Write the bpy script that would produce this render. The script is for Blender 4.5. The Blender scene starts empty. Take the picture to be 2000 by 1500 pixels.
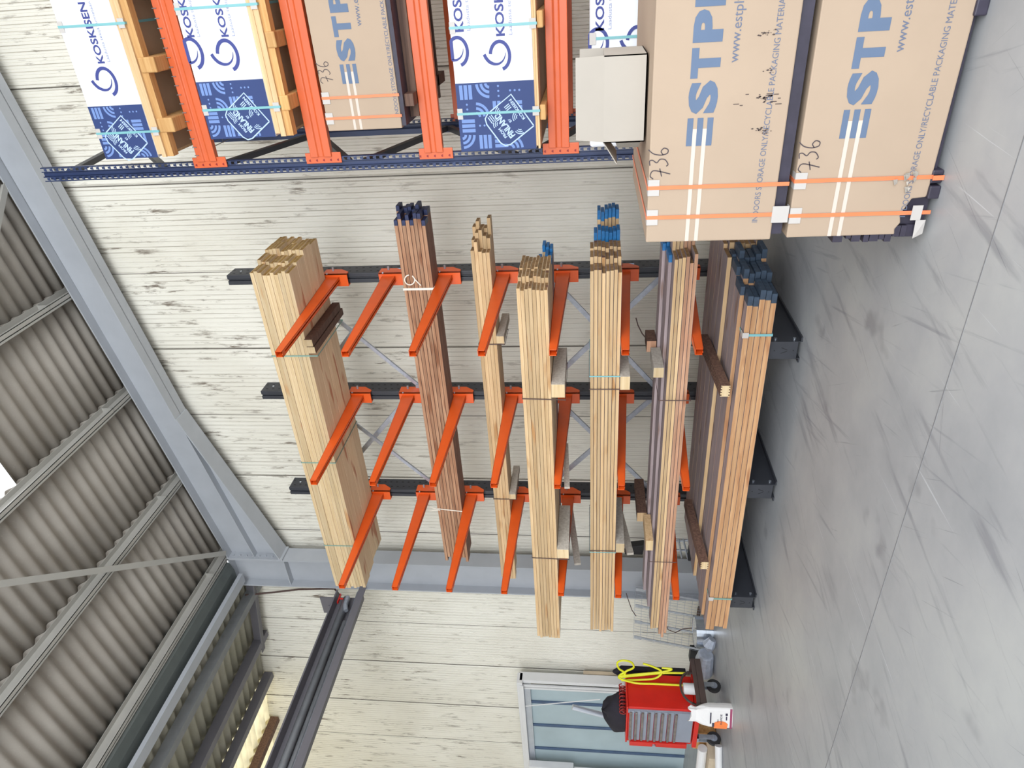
import bpy, math, random
from mathutils import Vector, Matrix
random.seed(11)
S = bpy.context.scene
COL = S.collection
PI = math.pi

# ---------------- camera (photo taken on its side: world up points to the left of the frame) -------------
YAW, PITCH, ROLL, FL = 0.5484981, 0.1142009, -0.00058138, 1338.21
f = Vector((-math.sin(YAW)*math.cos(PITCH), math.cos(YAW)*math.cos(PITCH), math.sin(PITCH)))
r = Vector((math.cos(YAW), math.sin(YAW), 0)); u = r.cross(f)
r2 = r*math.cos(ROLL)+u*math.sin(ROLL); u2 = -r*math.sin(ROLL)+u*math.cos(ROLL)
cam = bpy.data.cameras.new('camera'); camo = bpy.data.objects.new('camera', cam); COL.objects.link(camo)
cam.sensor_width = 36; cam.sensor_fit = 'HORIZONTAL'; cam.lens = FL/2000*36
m = Matrix((-u2, r2, -f)).transposed().to_4x4(); m.translation = (0, 0, 1.6)
camo.matrix_world = m; S.camera = camo

# ---------------- light ----------------
S.view_settings.view_transform = 'Standard'; S.view_settings.look = 'None'
S.view_settings.gamma = 1; S.view_settings.exposure = 0.24
w = bpy.data.worlds.new('sky'); S.world = w; w.use_nodes = True
w.node_tree.nodes['Background'].inputs[0].default_value = (0.95, 0.97, 1.0, 1)
w.node_tree.nodes['Background'].inputs[1].default_value = 1.75
def area(name, loc, target, sx, sy, power, color):
    l = bpy.data.lights.new(name, 'AREA'); l.shape = 'RECTANGLE'; l.size = sx; l.size_y = sy
    l.energy = power; l.color = color
    o = bpy.data.objects.new(name, l); COL.objects.link(o); o.location = loc
    o.rotation_euler = (Vector(target)-Vector(loc)).to_track_quat('-Z', 'Y').to_euler()
area('daylight_through_hall_door', (3.2, -5.0, 3.4), (-2.2, 7, 2.2), 8, 5, 760, (0.88, 0.94, 1.0))

# ---------------- materials ----------------
def newmat(name):
    mt = bpy.data.materials.new(name); mt.use_nodes = True
    return mt, mt.node_tree.nodes, mt.node_tree.links, mt.node_tree.nodes['Principled BSDF']
def ramp(N, pts):
    c = N.new('ShaderNodeValToRGB'); e = c.color_ramp.elements
    while len(e) < len(pts): e.new(0.5)
    for i, (p, col) in enumerate(pts):
        e[i].position = p; e[i].color = (*col, 1) if len(col) == 3 else col
    return c
def coords(N, L, scale=(1, 1, 1), rnd=False, rot=(0, 0, 0)):
    tc = N.new('ShaderNodeTexCoord'); mp = N.new('ShaderNodeMapping')
    mp.inputs['Scale'].default_value = scale; mp.inputs['Rotation'].default_value = rot
    if rnd:
        oi = N.new('ShaderNodeObjectInfo'); ad = N.new('ShaderNodeVectorMath'); ad.operation = 'MULTIPLY_ADD'
        ad.inputs[1].default_value = (31, 17, 23)
        L.new(oi.outputs['Random'], ad.inputs[0]); L.new(tc.outputs['Object'], ad.inputs[2]); L.new(ad.outputs[0], mp.inputs[0])
    else: L.new(tc.outputs['Object'], mp.inputs[0])
    return mp
def noise(N, L, vec, scale, detail=4, rough=.55):
    n = N.new('ShaderNodeTexNoise'); n.inputs['Scale'].default_value = scale
    n.inputs['Detail'].default_value = detail; n.inputs['Roughness'].default_value = rough
    L.new(vec.outputs[0], n.inputs['Vector']); return n
def mix(N, L, a, b, fac, mode='MIX'):
    x = N.new('ShaderNodeMix'); x.data_type = 'RGBA'; x.blend_type = mode
    for k, v in ((0, fac), (6, a), (7, b)):
        if isinstance(v, (int, float)): x.inputs[k].default_value = v
        elif isinstance(v, tuple): x.inputs[k].default_value = (*v, 1)
        else: L.new(v, x.inputs[k])
    return x.outputs[2]
def bump(N, L, b, h, strength=.3, dist=.01):
    bp = N.new('ShaderNodeBump'); bp.inputs['Strength'].default_value = strength; bp.inputs['Distance'].default_value = dist
    L.new(h, bp.inputs['Height']); L.new(bp.outputs[0], b.inputs['Normal'])
def srgb(*c):
    return tuple(((v/255)/12.92 if v/255 <= .04045 else ((v/255+.055)/1.055)**2.4) for v in c)
def plain(name, c, rough=.6, metal=0, var=.12, scale=6, spec=.5):
    mt, N, L, b = newmat(name)
    mp = coords(N, L); n = noise(N, L, mp, scale, 5)
    rp = ramp(N, [(.3, tuple(max(0, v*(1-var)) for v in c)), (.7, tuple(min(1, v*(1+var)) for v in c))])
    L.new(n.outputs[0], rp.inputs[0]); L.new(rp.outputs[0], b.inputs['Base Color'])
    b.inputs['Roughness'].default_value = rough; b.inputs['Metallic'].default_value = metal
    b.inputs['Specular IOR Level'].default_value = spec
    return mt
def wood(name, c1, c2, knot=None, gscale=1.0, pervar=.25):
    mt, N, L, b = newmat(name)
    mp = coords(N, L, (1.2*gscale, 26*gscale, 26*gscale), rnd=True)
    n = noise(N, L, mp, 1.6, 6, .6)
    rp = ramp(N, [(.3, c1), (.62, c2), (.8, tuple(v*.82 for v in c2))]); L.new(n.outputs[0], rp.inputs[0])
    oi = N.new('ShaderNodeObjectInfo'); mr = N.new('ShaderNodeMapRange')
    mr.inputs['To Min'].default_value = 1-pervar; mr.inputs['To Max'].default_value = 1.05
    L.new(oi.outputs['Random'], mr.inputs['Value'])
    col = mix(N, L, rp.outputs[0], mr.outputs[0], 1.0, 'MULTIPLY')
    if knot:
        mp2 = coords(N, L, (1.5, 7, 7), rnd=True); n2 = noise(N, L, mp2, 1.3, 2, .4)
        r3 = ramp(N, [(.64, (0, 0, 0)), (.72, (1, 1, 1))]); L.new(n2.outputs[0], r3.inputs[0])
        col = mix(N, L, col, knot, r3.outputs[0])
    L.new(col, b.inputs['Base Color']); b.inputs['Roughness'].default_value = .75
    bump(N, L, b, n.outputs[0], .15, .003)
    return mt
M = {}
M['pine'] = wood('pale_pine', srgb(222, 200, 162), srgb(206, 178, 134), srgb(184, 142, 96))
M['pine_face_lit'] = wood('pale_pine_face_lit', srgb(248, 226, 192), srgb(236, 208, 168), srgb(190, 134, 102))  # flat-face colour raised to stand in for floor light on undersides
M['pine_end'] = wood('sawn_pine_end', srgb(186, 152, 84), srgb(150, 112, 58), srgb(110, 70, 52), .5)
M['brown'] = wood('reddish_brown_timber', srgb(196, 156, 124), srgb(160, 114, 84), srgb(132, 86, 58))
M['brown_face'] = wood('dark_brown_face', srgb(150, 116, 102), srgb(120, 90, 80))
M['honey'] = wood('honey_pine', srgb(218, 188, 146), srgb(198, 164, 120), srgb(178, 132, 84))
M['honey_end'] = wood('weathered_end_grain', srgb(160, 126, 82), srgb(128, 96, 62), srgb(92, 60, 56), .5)
M['orange_pine'] = wood('orange_pine_edge', srgb(208, 166, 122), srgb(184, 136, 94), srgb(154, 100, 64))
M['weather'] = wood('weathered_board_face', srgb(176, 160, 160), srgb(150, 134, 134), srgb(128, 104, 94))
M['reddish'] = wood('reddish_pine', srgb(204, 162, 132), srgb(180, 134, 104), srgb(146, 92, 66))
M['grey_wood'] = wood('grey_timber', srgb(206, 200, 188), srgb(180, 172, 160))
M['dark_wood'] = wood('dark_timber', srgb(124, 94, 78), srgb(88, 64, 54))
M['runner'] = wood('runner_timber', srgb(224, 180, 120), srgb(200, 150, 90), srgb(170, 112, 60))
M['navy_paint'] = plain('navy_end_paint', srgb(36, 46, 84), .5, var=.4, scale=30)
M['blue_paint'] = plain('blue_end_paint', srgb(30, 104, 160), .5, var=.25, scale=25)
M['slate_paint'] = plain('slate_end_paint', srgb(52, 68, 86), .6, var=.3, scale=25)
M['orange'] = plain('orange_powder_coat', srgb(228, 92, 30), .34, var=.05)
M['red_orange'] = plain('beam_orange_red', srgb(206, 96, 54), .32, var=.05)
M['black_steel'] = plain('charcoal_steel', srgb(52, 54, 60), .45, var=.12)
M['black'] = plain('black_plastic', srgb(24, 24, 28), .55)
M['navy_steel'] = plain('navy_steel', srgb(44, 58, 94), .38, var=.1)
M['galv'] = plain('galvanised_steel', srgb(176, 182, 192), .38, .55, var=.15, scale=20)
M['galv_bright'] = plain('bright_galvanised', srgb(205, 212, 222), .2, .9, var=.1, scale=10)
M['zinc_dull'] = plain('dull_zinc', srgb(128, 130, 132), .55, .2, var=.1)
M['frame_grey'] = plain('frame_grey_paint', srgb(172, 176, 182), .5, var=.05, scale=3)
M['purlin'] = plain('purlin_grey', srgb(172, 170, 164), .55, var=.06, scale=3)
M['gutter'] = plain('gutter_dark', srgb(84, 90, 88), .5, var=.1)
M['carton'] = plain('carton_board', srgb(174, 154, 134), .8, var=.03, scale=3, spec=.2)
M['carton_pale'] = plain('pale_carton', srgb(174, 167, 157), .8, var=.03, scale=3, spec=.2)
M['carton_dark'] = plain('carton_underside', srgb(170, 140, 114), .8, var=.06, spec=.2)
M['white_wrap'] = plain('white_wrap', srgb(226, 228, 232), .55, var=.01, scale=2, spec=.3)
M['navy_print'] = plain('navy_print', srgb(50, 66, 112), .5, var=.05, scale=2, spec=.3)
M['light_print'] = plain('pale_blue_print', srgb(112, 138, 190), .5, var=.04, spec=.3)
M['badge_print'] = plain('badge_print', srgb(176, 198, 226), .5, var=.03, spec=.3)
M['logo_print'] = plain('logo_navy_ink', srgb(64, 72, 134), .5, var=.03, spec=.3)
M['tag_print'] = plain('tagline_ink', srgb(150, 156, 186), .6, var=.03, spec=.3)
M['blue_ink'] = plain('steel_blue_ink', srgb(98, 114, 138), .7, var=.04, spec=.2)
M['grey_ink'] = plain('grey_blue_ink', srgb(104, 112, 132), .7, var=.04, spec=.2)
M['pale_ink'] = plain('pale_stripe_ink', srgb(206, 192, 180), .7, var=.02, spec=.2)
M['pen'] = plain('marker_ink', srgb(72, 62, 66), .7)
M['stain'] = plain('grease_stain', srgb(74, 62, 60), .8, var=.3, scale=40)
M['strap_teal'] = plain('teal_strap', srgb(120, 176, 180), .35, var=.05)
M['strap_orange'] = plain('orange_strap', srgb(238, 128, 84), .35, var=.05)
M['strap_dark'] = plain('dark_cord', srgb(86, 66, 60), .7)
M['strap_sage'] = plain('grey_green_cord', srgb(122, 158, 148), .6)
M['white_string'] = plain('white_string', srgb(240, 232, 218), .8)
M['protector'] = plain('white_corner_protector', srgb(188, 183, 178), .5, var=.03)
M['ply_edge'] = wood('plywood_edge', srgb(226, 194, 152), srgb(206, 168, 122), None, .6, .05)
M['dark_sheet'] = plain('dark_film_sheet', srgb(52, 48, 62), .5, var=.2, scale=12)
M['red'] = plain('red_paint', srgb(204, 36, 26), .3, var=.08)
M['chest_grey'] = plain('drawer_grey', srgb(140, 146, 158), .45, var=.06)
M['rust_metal'] = plain('worn_steel', srgb(128, 118, 112), .5, .3, var=.3, scale=14)
M['rubber'] = plain('rubber', srgb(44, 44, 46), .7)
M['brown_plastic'] = plain('brown_tray', srgb(78, 64, 60), .6)
M['yellow'] = plain('yellow_hose', srgb(226, 226, 40), .4, var=.03)
M['darkred'] = plain('dark_red_hose', srgb(140, 30, 26), .4)
M['cloth'] = plain('black_cloth', srgb(34, 31, 40), .9, var=.2)
M['offwhite'] = plain('off_white_plastic', srgb(222, 222, 222), .5, var=.03)
M['paper'] = plain('white_paper_bag', srgb(228, 226, 224), .8, var=.04)
M['orange_ink'] = plain('orange_ink', srgb(240, 130, 66), .7)
M['magenta'] = plain('magenta_ink', srgb(150, 70, 100), .7)
M['dark_ink'] = plain('dark_ink', srgb(60, 56, 74), .7)
M['alu'] = plain('anodised_aluminium', srgb(196, 202, 212), .35, .6, var=.05)
M['blue_grey_frame'] = plain('blue_grey_joint', srgb(70, 92, 122), .5)
M['door_panel'] = plain('translucent_door_panel', srgb(172, 190, 196), .4, var=.1, scale=1.2)
M['beige_board'] = plain('beige_board', srgb(196, 180, 156), .7)
M['foil'] = plain('foil_wrap', srgb(188, 196, 210), .45, .3, var=.15, scale=14)
M['sticker'] = plain('label_sticker', srgb(196, 212, 240), .5, var=.05)
M['red_ink'] = plain('red_ink', srgb(190, 40, 40), .6)
M['pipe_grey'] = plain('grey_pipe', srgb(150, 154, 160), .35, .3)
M['beam_dark'] = plain('dark_beam_paint', srgb(108, 106, 112), .5, var=.08, scale=3)
# cream wall cladding: grey-brown dirt caught in the rib grooves
def wall_mat():
    mt, N, L, b = newmat('cream_cladding')
    mp = coords(N, L, (1, 1, 1)); n1 = noise(N, L, mp, .7, 3)
    base = ramp(N, [(.35, srgb(230, 226, 213)), (.65, srgb(240, 237, 226))]); L.new(n1.outputs[0], base.inputs[0])
    mp2 = coords(N, L, (15, 15, 2.6)); n2 = noise(N, L, mp2, 1.0, 6, .7)
    r2_ = ramp(N, [(.56, (0, 0, 0)), (.66, (1, 1, 1))]); L.new(n2.outputs[0], r2_.inputs[0])
    n3 = noise(N, L, mp, 1.1, 3); r3 = ramp(N, [(.38, (.15, .15, .15)), (.6, (.95, .95, .95))]); L.new(n3.outputs[0], r3.inputs[0])
    sz = N.new('ShaderNodeSeparateXYZ'); L.new(mp.outputs[0], sz.inputs[0])   # cobweb dirt sits high on the wall
    hz = N.new('ShaderNodeMapRange'); hz.inputs['From Min'].default_value = 1.2; hz.inputs['From Max'].default_value = 4.6
    hz.inputs['To Min'].default_value = .22; hz.inputs['To Max'].default_value = 1.0; L.new(sz.outputs[2], hz.inputs[0])
    fac = mix(N, L, r2_.outputs[0], r3.outputs[0], 1.0, 'MULTIPLY')
    fac = mix(N, L, fac, hz.outputs[0], 1.0, 'MULTIPLY')
    # grooves hold dirt: rib pitch 0.062 m along X
    sx = N.new('ShaderNodeSeparateXYZ'); L.new(mp.outputs[0], sx.inputs[0])
    md = N.new('ShaderNodeMath'); md.operation = 'PINGPONG'; md.inputs[1].default_value = .031; L.new(sx.outputs[0], md.inputs[0])
    mr = N.new('ShaderNodeMapRange'); mr.inputs['From Min'].default_value = .0; mr.inputs['From Max'].default_value = .009
    mr.inputs['To Min'].default_value = 1; mr.inputs['To Max'].default_value = 0; L.new(md.outputs[0], mr.inputs[0])
    mp4 = coords(N, L, (9, 9, 1.1)); n4 = noise(N, L, mp4, 1.0, 4, .6)
    r4 = ramp(N, [(.40, (.12, .12, .12)), (.62, (.9, .9, .9))]); L.new(n4.outputs[0], r4.inputs[0])
    g = mix(N, L, mr.outputs[0], r4.outputs[0], 1.0, 'MULTIPLY')
    g = mix(N, L, g, (.75, .75, .75), 1.0, 'MULTIPLY'); g = mix(N, L, g, hz.outputs[0], 1.0, 'MULTIPLY')
    c1 = mix(N, L, base.outputs[0], srgb(150, 140, 122), g)
    c2 = mix(N, L, c1, srgb(120, 108, 94), fac)
    L.new(c2, b.inputs['Base Color']); b.inputs['Roughness'].default_value = .5
    b.inputs['Specular IOR Level'].default_value = .3
    return mt
M['wall'] = wall_mat()
def floor_mat():
    mt, N, L, b = newmat('power_floated_concrete')
    mp = coords(N, L); n1 = noise(N, L, mp, .9, 7, .62)
    base = ramp(N, [(.34, srgb(156, 159, 162)), (.5, srgb(170, 172, 174)), (.66, srgb(182, 184, 183))]); L.new(n1.outputs[0], base.inputs[0])
    col = base.outputs[0]
    for rz, sc, lo, hi, cc, st in ((.22, (7, .8, 1), .57, .70, srgb(128, 130, 136), .6), (-.25, (15, .6, 1), .62, .71, srgb(122, 124, 132), .5), (.45, (60, .5, 1), .67, .70, srgb(104, 104, 112), .55),
                       (.1, (36, .45, 1), .67, .71, srgb(212, 216, 220), .6), (-.6, (50, .8, 1), .68, .71, srgb(112, 114, 120), .5), (1.2, (30, .7, 1), .70, .73, srgb(98, 100, 108), .5)):
        q0 = coords(N, L, (1, 1, 1), rot=(0, 0, rz)); q = N.new('ShaderNodeMapping'); q.inputs['Scale'].default_value = sc; L.new(q0.outputs[0], q.inputs[0])
        nn = noise(N, L, q, 1.2, 4, .6)
        rr = ramp(N, [(lo, (0, 0, 0)), (hi, (st, st, st))]); L.new(nn.outputs[0], rr.inputs[0])
        col = mix(N, L, col, cc, rr.outputs[0])
    n5 = noise(N, L, mp, 2.3, 3, .5); r5 = ramp(N, [(.64, (0, 0, 0)), (.72, (.45, .45, .45))]); L.new(n5.outputs[0], r5.inputs[0])
    col = mix(N, L, col, srgb(110, 110, 116), r5.outputs[0])
    L.new(col, b.inputs['Base Color']); b.inputs['Roughness'].default_value = .42
    b.inputs['Specular IOR Level'].default_value = .4
    bump(N, L, b, n1.outputs[0], .05, .01)
    return mt
M['floor'] = floor_mat()
def roof_mat(name, c1, c2):
    mt, N, L, b = newmat(name)
    mp = coords(N, L); n1 = noise(N, L, mp, 1.2, 5); n2 = noise(N, L, mp, 45, 3, .7)
    base = ramp(N, [(.3, c1), (.7, c2)]); L.new(n1.outputs[0], base.inputs[0])
    sp = ramp(N, [(.62, (0, 0, 0)), (.75, (.35, .35, .35))]); L.new(n2.outputs[0], sp.inputs[0])
    L.new(mix(N, L, base.outputs[0], tuple(min(1, v*1.5) for v in c2), sp.outputs[0]), b.inputs['Base Color'])
    b.inputs['Roughness'].default_value = .85; b.inputs['Specular IOR Level'].default_value = .2
    return mt
M['roof'] = roof_mat('fibre_cement', srgb(150, 143, 134), srgb(172, 166, 158))
M['roof_far'] = roof_mat('fibre_cement_mossy', srgb(140, 138, 122), srgb(166, 162, 150))
def trans_mat(name, c, emis=0):
    mt, N, L, b = newmat(name)
    mp = coords(N, L, (1, 3, 1)); n = noise(N, L, mp, 2.5, 4)
    rp = ramp(N, [(.3, tuple(v*.8 for v in c)), (.6, c)]); L.new(n.outputs[0], rp.inputs[0])
    t = N.new('ShaderNodeBsdfTranslucent'); d = N.new('ShaderNodeBsdfDiffuse'); x = N.new('ShaderNodeMixShader'); x.inputs[0].default_value = .25
    L.new(rp.outputs[0], t.inputs[0]); L.new(rp.outputs[0], d.inputs[0]); L.new(t.outputs[0], x.inputs[1]); L.new(d.outputs[0], x.inputs[2])
    L.new(x.outputs[0], N['Material Output'].inputs[0]); N.remove(b)
    return mt
M['rooflight'] = trans_mat('yellowed_rooflight', srgb(252, 246, 224))

# ---------------- mesh building ----------------
def world_of(p):
    v = Vector((0, 0, 0))
    while p is not None: v = v + Vector(p.location); p = p.parent
    return v
class MB:
    def __init__(s): s.v = []; s.f = []; s.m = []
    def add(s, vs, fs, mi=0):
        b = len(s.v); s.v += [tuple(x) for x in vs]; s.f += [tuple(i+b for i in q) for q in fs]; s.m += [mi]*len(fs); return s
    def box(s, x0, x1, y0, y1, z0, z1, mi=0, M4=None):
        vs = [Vector((x, y, z)) for x in (x0, x1) for y in (y0, y1) for z in (z0, z1)]
        if M4 is not None: vs = [M4 @ v for v in vs]
        return s.add(vs, [(0, 1, 3, 2), (4, 6, 7, 5), (0, 4, 5, 1), (2, 3, 7, 6), (0, 2, 6, 4), (1, 5, 7, 3)], mi)
    def hexa(s, p8, mi=0):   # 4 bottom (ccw) + 4 top
        return s.add(p8, [(0, 3, 2, 1), (4, 5, 6, 7), (0, 1, 5, 4), (1, 2, 6, 5), (2, 3, 7, 6), (3, 0, 4, 7)], mi)
    def bar(s, a, b, w, h, up=(0, 0, 1), mi=0):
        a = Vector(a); b = Vector(b); d = (b-a).normalized(); up = Vector(up)
        sd = d.cross(up).normalized(); un = sd.cross(d).normalized()
        q = [sd*(-w/2)+un*(-h/2), sd*(w/2)+un*(-h/2), sd*(w/2)+un*(h/2), sd*(-w/2)+un*(h/2)]
        return s.add([a+x for x in q]+[b+x for x in q], [(3, 2, 1, 0), (4, 5, 6, 7), (0, 1, 5, 4), (1, 2, 6, 5), (2, 3, 7, 6), (3, 0, 4, 7)], mi)
    def prism(s, pts, a, b, mi=0):  # pts -> list of vectors at station a and b
        n = len(pts); A = [Vector(p)+Vector(a) for p in pts]; B = [Vector(p)+Vector(b) for p in pts]
        return s.add(A+B, [tuple(range(n))[::-1], tuple(range(n, 2*n))]+[(i, (i+1) % n, (i+1) % n+n, i+n) for i in range(n)], mi)
    def tube(s, pts, rad, n=8, mi=0, cap=True):
        pts = [Vector(p) for p in pts]; rings = []; ref = Vector((0, 0, 1))
        prev = None
        for i, p in enumerate(pts):
            d = (pts[min(i+1, len(pts)-1)]-pts[max(i-1, 0)]).normalized()
            if prev is None:
                a = d.cross(ref) if abs(d.dot(ref)) < .95 else d.cross(Vector((1, 0, 0)))
            else: a = prev - d*prev.dot(d)
            a.normalize(); prev = a; b = d.cross(a)
            rr = rad[i] if isinstance(rad, (list, tuple)) else rad
            rings.append([p+a*math.cos(2*PI*k/n)*rr+b*math.sin(2*PI*k/n)*rr for k in range(n)])
        vs = [v for R_ in rings for v in R_]; fs = []
        for i in range(len(pts)-1):
            for k in range(n): fs.append((i*n+k, i*n+(k+1) % n, (i+1)*n+(k+1) % n, (i+1)*n+k))
        if cap: fs += [tuple(range(n))[::-1], tuple(range((len(pts)-1)*n, len(pts)*n))]
        return s.add(vs, fs, mi)
    def poly(s, pts, mi=0):
        return s.add(pts, [tuple(range(len(pts)))], mi)
    def build(s, name, mat, parent=None, loc=None, smooth=False, bevel=0, local=False):
        if loc is None:
            if parent is not None: loc = Vector((0, 0, 0))
            else:
                xs, ys, zs = zip(*s.v); loc = Vector(((min(xs)+max(xs))/2, (min(ys)+max(ys))/2, min(zs)))
        loc = Vector(loc); off = (Vector((0, 0, 0)) if local else world_of(parent)) + loc
        me = bpy.data.meshes.new(name); me.from_pydata([tuple(Vector(v)-off) for v in s.v], [], s.f)
        for x in (mat if isinstance(mat, (list, tuple)) else [mat]): me.materials.append(M[x])
        me.polygons.foreach_set('material_index', s.m)
        if smooth: me.polygons.foreach_set('use_smooth', [True]*len(me.polygons))
        me.update()
        o = bpy.data.objects.new(name, me); COL.objects.link(o); o.location = loc
        if parent: o.parent = parent
        if bevel:
            bv = o.modifiers.new('bevel', 'BEVEL'); bv.width = bevel; bv.segments = 2; bv.limit_method = 'ANGLE'
        return o
def tag(o, label=None, cat=None, group=None, kind=None):
    for k, v in (('label', label), ('category', cat), ('group', group), ('kind', kind)):
        if v: o[k] = v
    return o
def empty(name, loc, label, cat, group=None, rz=0):
    o = bpy.data.objects.new(name, None); COL.objects.link(o); o.location = loc; o.rotation_euler.z = rz
    o.empty_display_size = .2
    return tag(o, label, cat, group)
# lettering: returns verts, faces in 2D (x right, y up), scaled to width/height, origin at baseline-left
def text2d(txt, height, width=None, bold=0):
    cu = bpy.data.curves.new('t', 'FONT'); cu.body = txt; cu.size = 1; cu.offset = bold; cu.resolution_u = 3
    ob = bpy.data.objects.new('t', cu); me = bpy.data.meshes.new_from_object(ob)
    vs = [v.co.copy() for v in me.vertices]; fs = [tuple(p.vertices) for p in me.polygons]
    bpy.data.objects.remove(ob); bpy.data.curves.remove(cu); bpy.data.meshes.remove(me)
    x0 = min(v.x for v in vs); x1 = max(v.x for v in vs)
    sy = height/.73; sx = (width/(x1-x0)) if width else sy
    return [((v.x-x0)*sx, v.y*sy) for v in vs], fs
class Print:   # flat print on a plane facing -Y ; (X,Z) coordinates
    def __init__(s, y): s.y = y; s.b = MB()
    def p3(s, pts): return [(x, s.y, z) for x, z in pts]
    def quad(s, x0, x1, z0, z1, mi=0): s.b.poly(s.p3([(x0, z0), (x1, z0), (x1, z1), (x0, z1)]), mi)
    def poly(s, pts, mi=0): s.b.poly(s.p3(pts), mi)
    def ribbon(s, pts, w, mi=0):
        n = len(pts); L_ = []; R_ = []
        for i in range(n):
            a = pts[max(0, i-1)]; b = pts[min(n-1, i+1)]; dx, dz = b[0]-a[0], b[1]-a[1]; l = math.hypot(dx, dz) or 1
            ww = w[i] if isinstance(w, list) else w
            nx, nz = -dz/l*ww/2, dx/l*ww/2
            L_.append((pts[i][0]+nx, pts[i][1]+nz)); R_.append((pts[i][0]-nx, pts[i][1]-nz))
        s.b.add(s.p3(L_+R_), [(i, i+1, n+i+1, n+i) for i in range(n-1)], mi)
    def arc(s, cx, cz, rad, a0, a1, w, mi=0, n=10):
        s.ribbon([(cx+rad*math.cos(math.radians(a0+(a1-a0)*i/n)), cz+rad*math.sin(math.radians(a0+(a1-a0)*i/n))) for i in range(n+1)], w, mi)
    def disc(s, cx, cz, rad, mi=0, n=10): s.poly([(cx+rad*math.cos(2*PI*i/n), cz+rad*math.sin(2*PI*i/n)) for i in range(n)], mi)
    def text(s, txt, x, z, h, width=None, bold=0, rot=0, mi=0, zmax=None):
        vs, fs = text2d(txt, h, width, bold); c, sn = math.cos(rot), math.sin(rot)
        s.b.add([(x+a*c-b*sn, s.y, z+a*sn+b*c) for a, b in vs], fs, mi)
    def build(s, name, mats, parent): return s.b.build(name, mats, parent)

# ---------------- the building ----------------
def zroof(x): return 8.16+.168*x            # rafter top of this bay
def zroof2(x): return 7.05+.165*(-8.37-x)   # roof of the next bay
WALLY = 7.25
XV = -7.62
def walltop(x): return zroof(x)+.17 if x > XV else zroof2(x)+.03
def build_wall():
    b = MB(); pitch = .062; prof = [(0, .0), (.006, .0045), (.026, .0045), (.032, 0), (.038, .0045), (.056, .0045)]
    joints = [-1.82, -2.87, -3.9, -4.91, -5.95, -6.98, -7.97, -8.97, -9.98, -11.1, -12.17, -.78, .26, 1.3, 2.3]
    x = -17.0; xs = []
    k = math.ceil(-17/pitch)
    while k*pitch < 8:
        for dx, dy in ((-.031, .0), (-.027, .004), (-.004, .004), (0, -.002), (.004, .004), (.027, .004)):
            xs.append((k*pitch+dx, dy))
        k += 1
    xs = sorted(xs); out = []
    for X, dy in xs:
        jd = min(abs(X-j) for j in joints)
        out.append((X, WALLY-dy+(.014 if jd < .006 else 0)))
    n = len(out); vs = [(X, Y, 0) for X, Y in out]+[(X, Y, walltop(X)) for X, Y in out]
    b.add(vs, [(i, i+1, n+i+1, n+i) for i in range(n-1)])
    b.box(-17, 8, WALLY+.03, WALLY+.1, 0, 6.5)
    for j in joints: b.box(j-.0035, j+.0035, WALLY-.006, WALLY, 0.02, min(walltop(j)-.02, 8.4), 1)
    M['joint'] = plain('dark_panel_joint', srgb(92, 86, 78), .8)  # dark line at each joint between wall panels
    o = b.build('wall_back', ['wall', 'joint'], loc=(0, 0, 0)); tag(o, 'cream ribbed metal cladding wall behind both racks', kind='structure')
build_wall()
tag(MB().box(-17.1, -17, -7, 7.3, 0, 8.4).build('wall_left_added', 'wall', loc=(0, 0, 0)), 'cream cladding wall added out of view to shut out sky light from the left', kind='structure')  # unseen wall, added to keep sky light from flooding the left side
M['reflector']=plain('pale_reflector_concrete', srgb(214,212,206), .8, var=.04, scale=1)  # pale ground added out of view to bounce sky light onto the roof
tag(MB().box(-25, 18, -26, -2.2, -.1, 0).build('floor', 'reflector', loc=(0, 0, 0)), 'pale concrete yard added in front of the hall to bounce light onto the roof', kind='structure')
tag(MB().box(-17, 10, -2.2, 7.3, -.1, 0).build('floor', 'floor', loc=(0, 0, 0)), 'grey power floated concrete floor with scratches', kind='structure')
b = MB()
b.box(-17, 8, 2.816, 2.823, 0, .0012)
M['cut'] = plain('saw_cut', srgb(128, 128, 130), .9)
tag(b.build('trim_1', 'cut'), 'thin sawn joint line across the concrete floor', kind='structure')

def sheet(b, xa, xb, zf, y0, y1, pitch=.177, amp=.026, mi=0, lift=0.0, flip=False):
    n = int((y1-y0)/(pitch/10)); A = []; B = []; th = .008
    for i in range(n+1):
        y = y0+(y1-y0)*i/n; c = amp*math.cos(2*PI*y/pitch)
        A.append((xa, y, zf(xa)+c+amp)); B.append((xb, y, zf(xb)+c+amp+lift))
    A2 = [(x, y, z+th) for x, y, z in A]; B2 = [(x, y, z+th) for x, y, z in B]
    m_ = n+1; vs = A+B+A2+B2; fs = []
    for i in range(n):
        fs += [(i, i+1, m_+i+1, m_+i), (2*m_+i, 3*m_+i, 3*m_+i+1, 2*m_+i+1), (i, 2*m_+i, 2*m_+i+1, i+1), (m_+i, m_+i+1, 3*m_+i+1, 3*m_+i)]
    b.add(vs, fs, mi)
PX = [-7.19, -5.75, -4.35, -2.96, -1.56, -.16, 1.24, 2.64, 4.04]
zs_ = lambda x: zroof(x)+.165
b = MB()
for i in range(len(PX)-1):
    xa, xb = PX[i], PX[i+1]
    xa2 = xa-.13 if i else xa-.25      # each sheet laps over the one below
    spans = [(-1.9, 3.86), (5.075, 7.3)] if i == 2 else [(-1.9, 7.3)]
    for s0, s1 in spans: sheet(b, xa2, xb+.02, lambda x, i=i: zs_(x)+.012, s0, s1, lift=-.012)
tag(b.build('ceiling', 'roof', loc=(0, 0, 0), smooth=True), 'grey corrugated fibre cement roof sheets over the racks', kind='structure')
b = MB(); P2 = [-7.9, -8.15, -9.3, -10.45, -11.8, -13.2, -14.6, -15.9, -17.0]  # roof drawn out past the view to hold back sky light from the left
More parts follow.
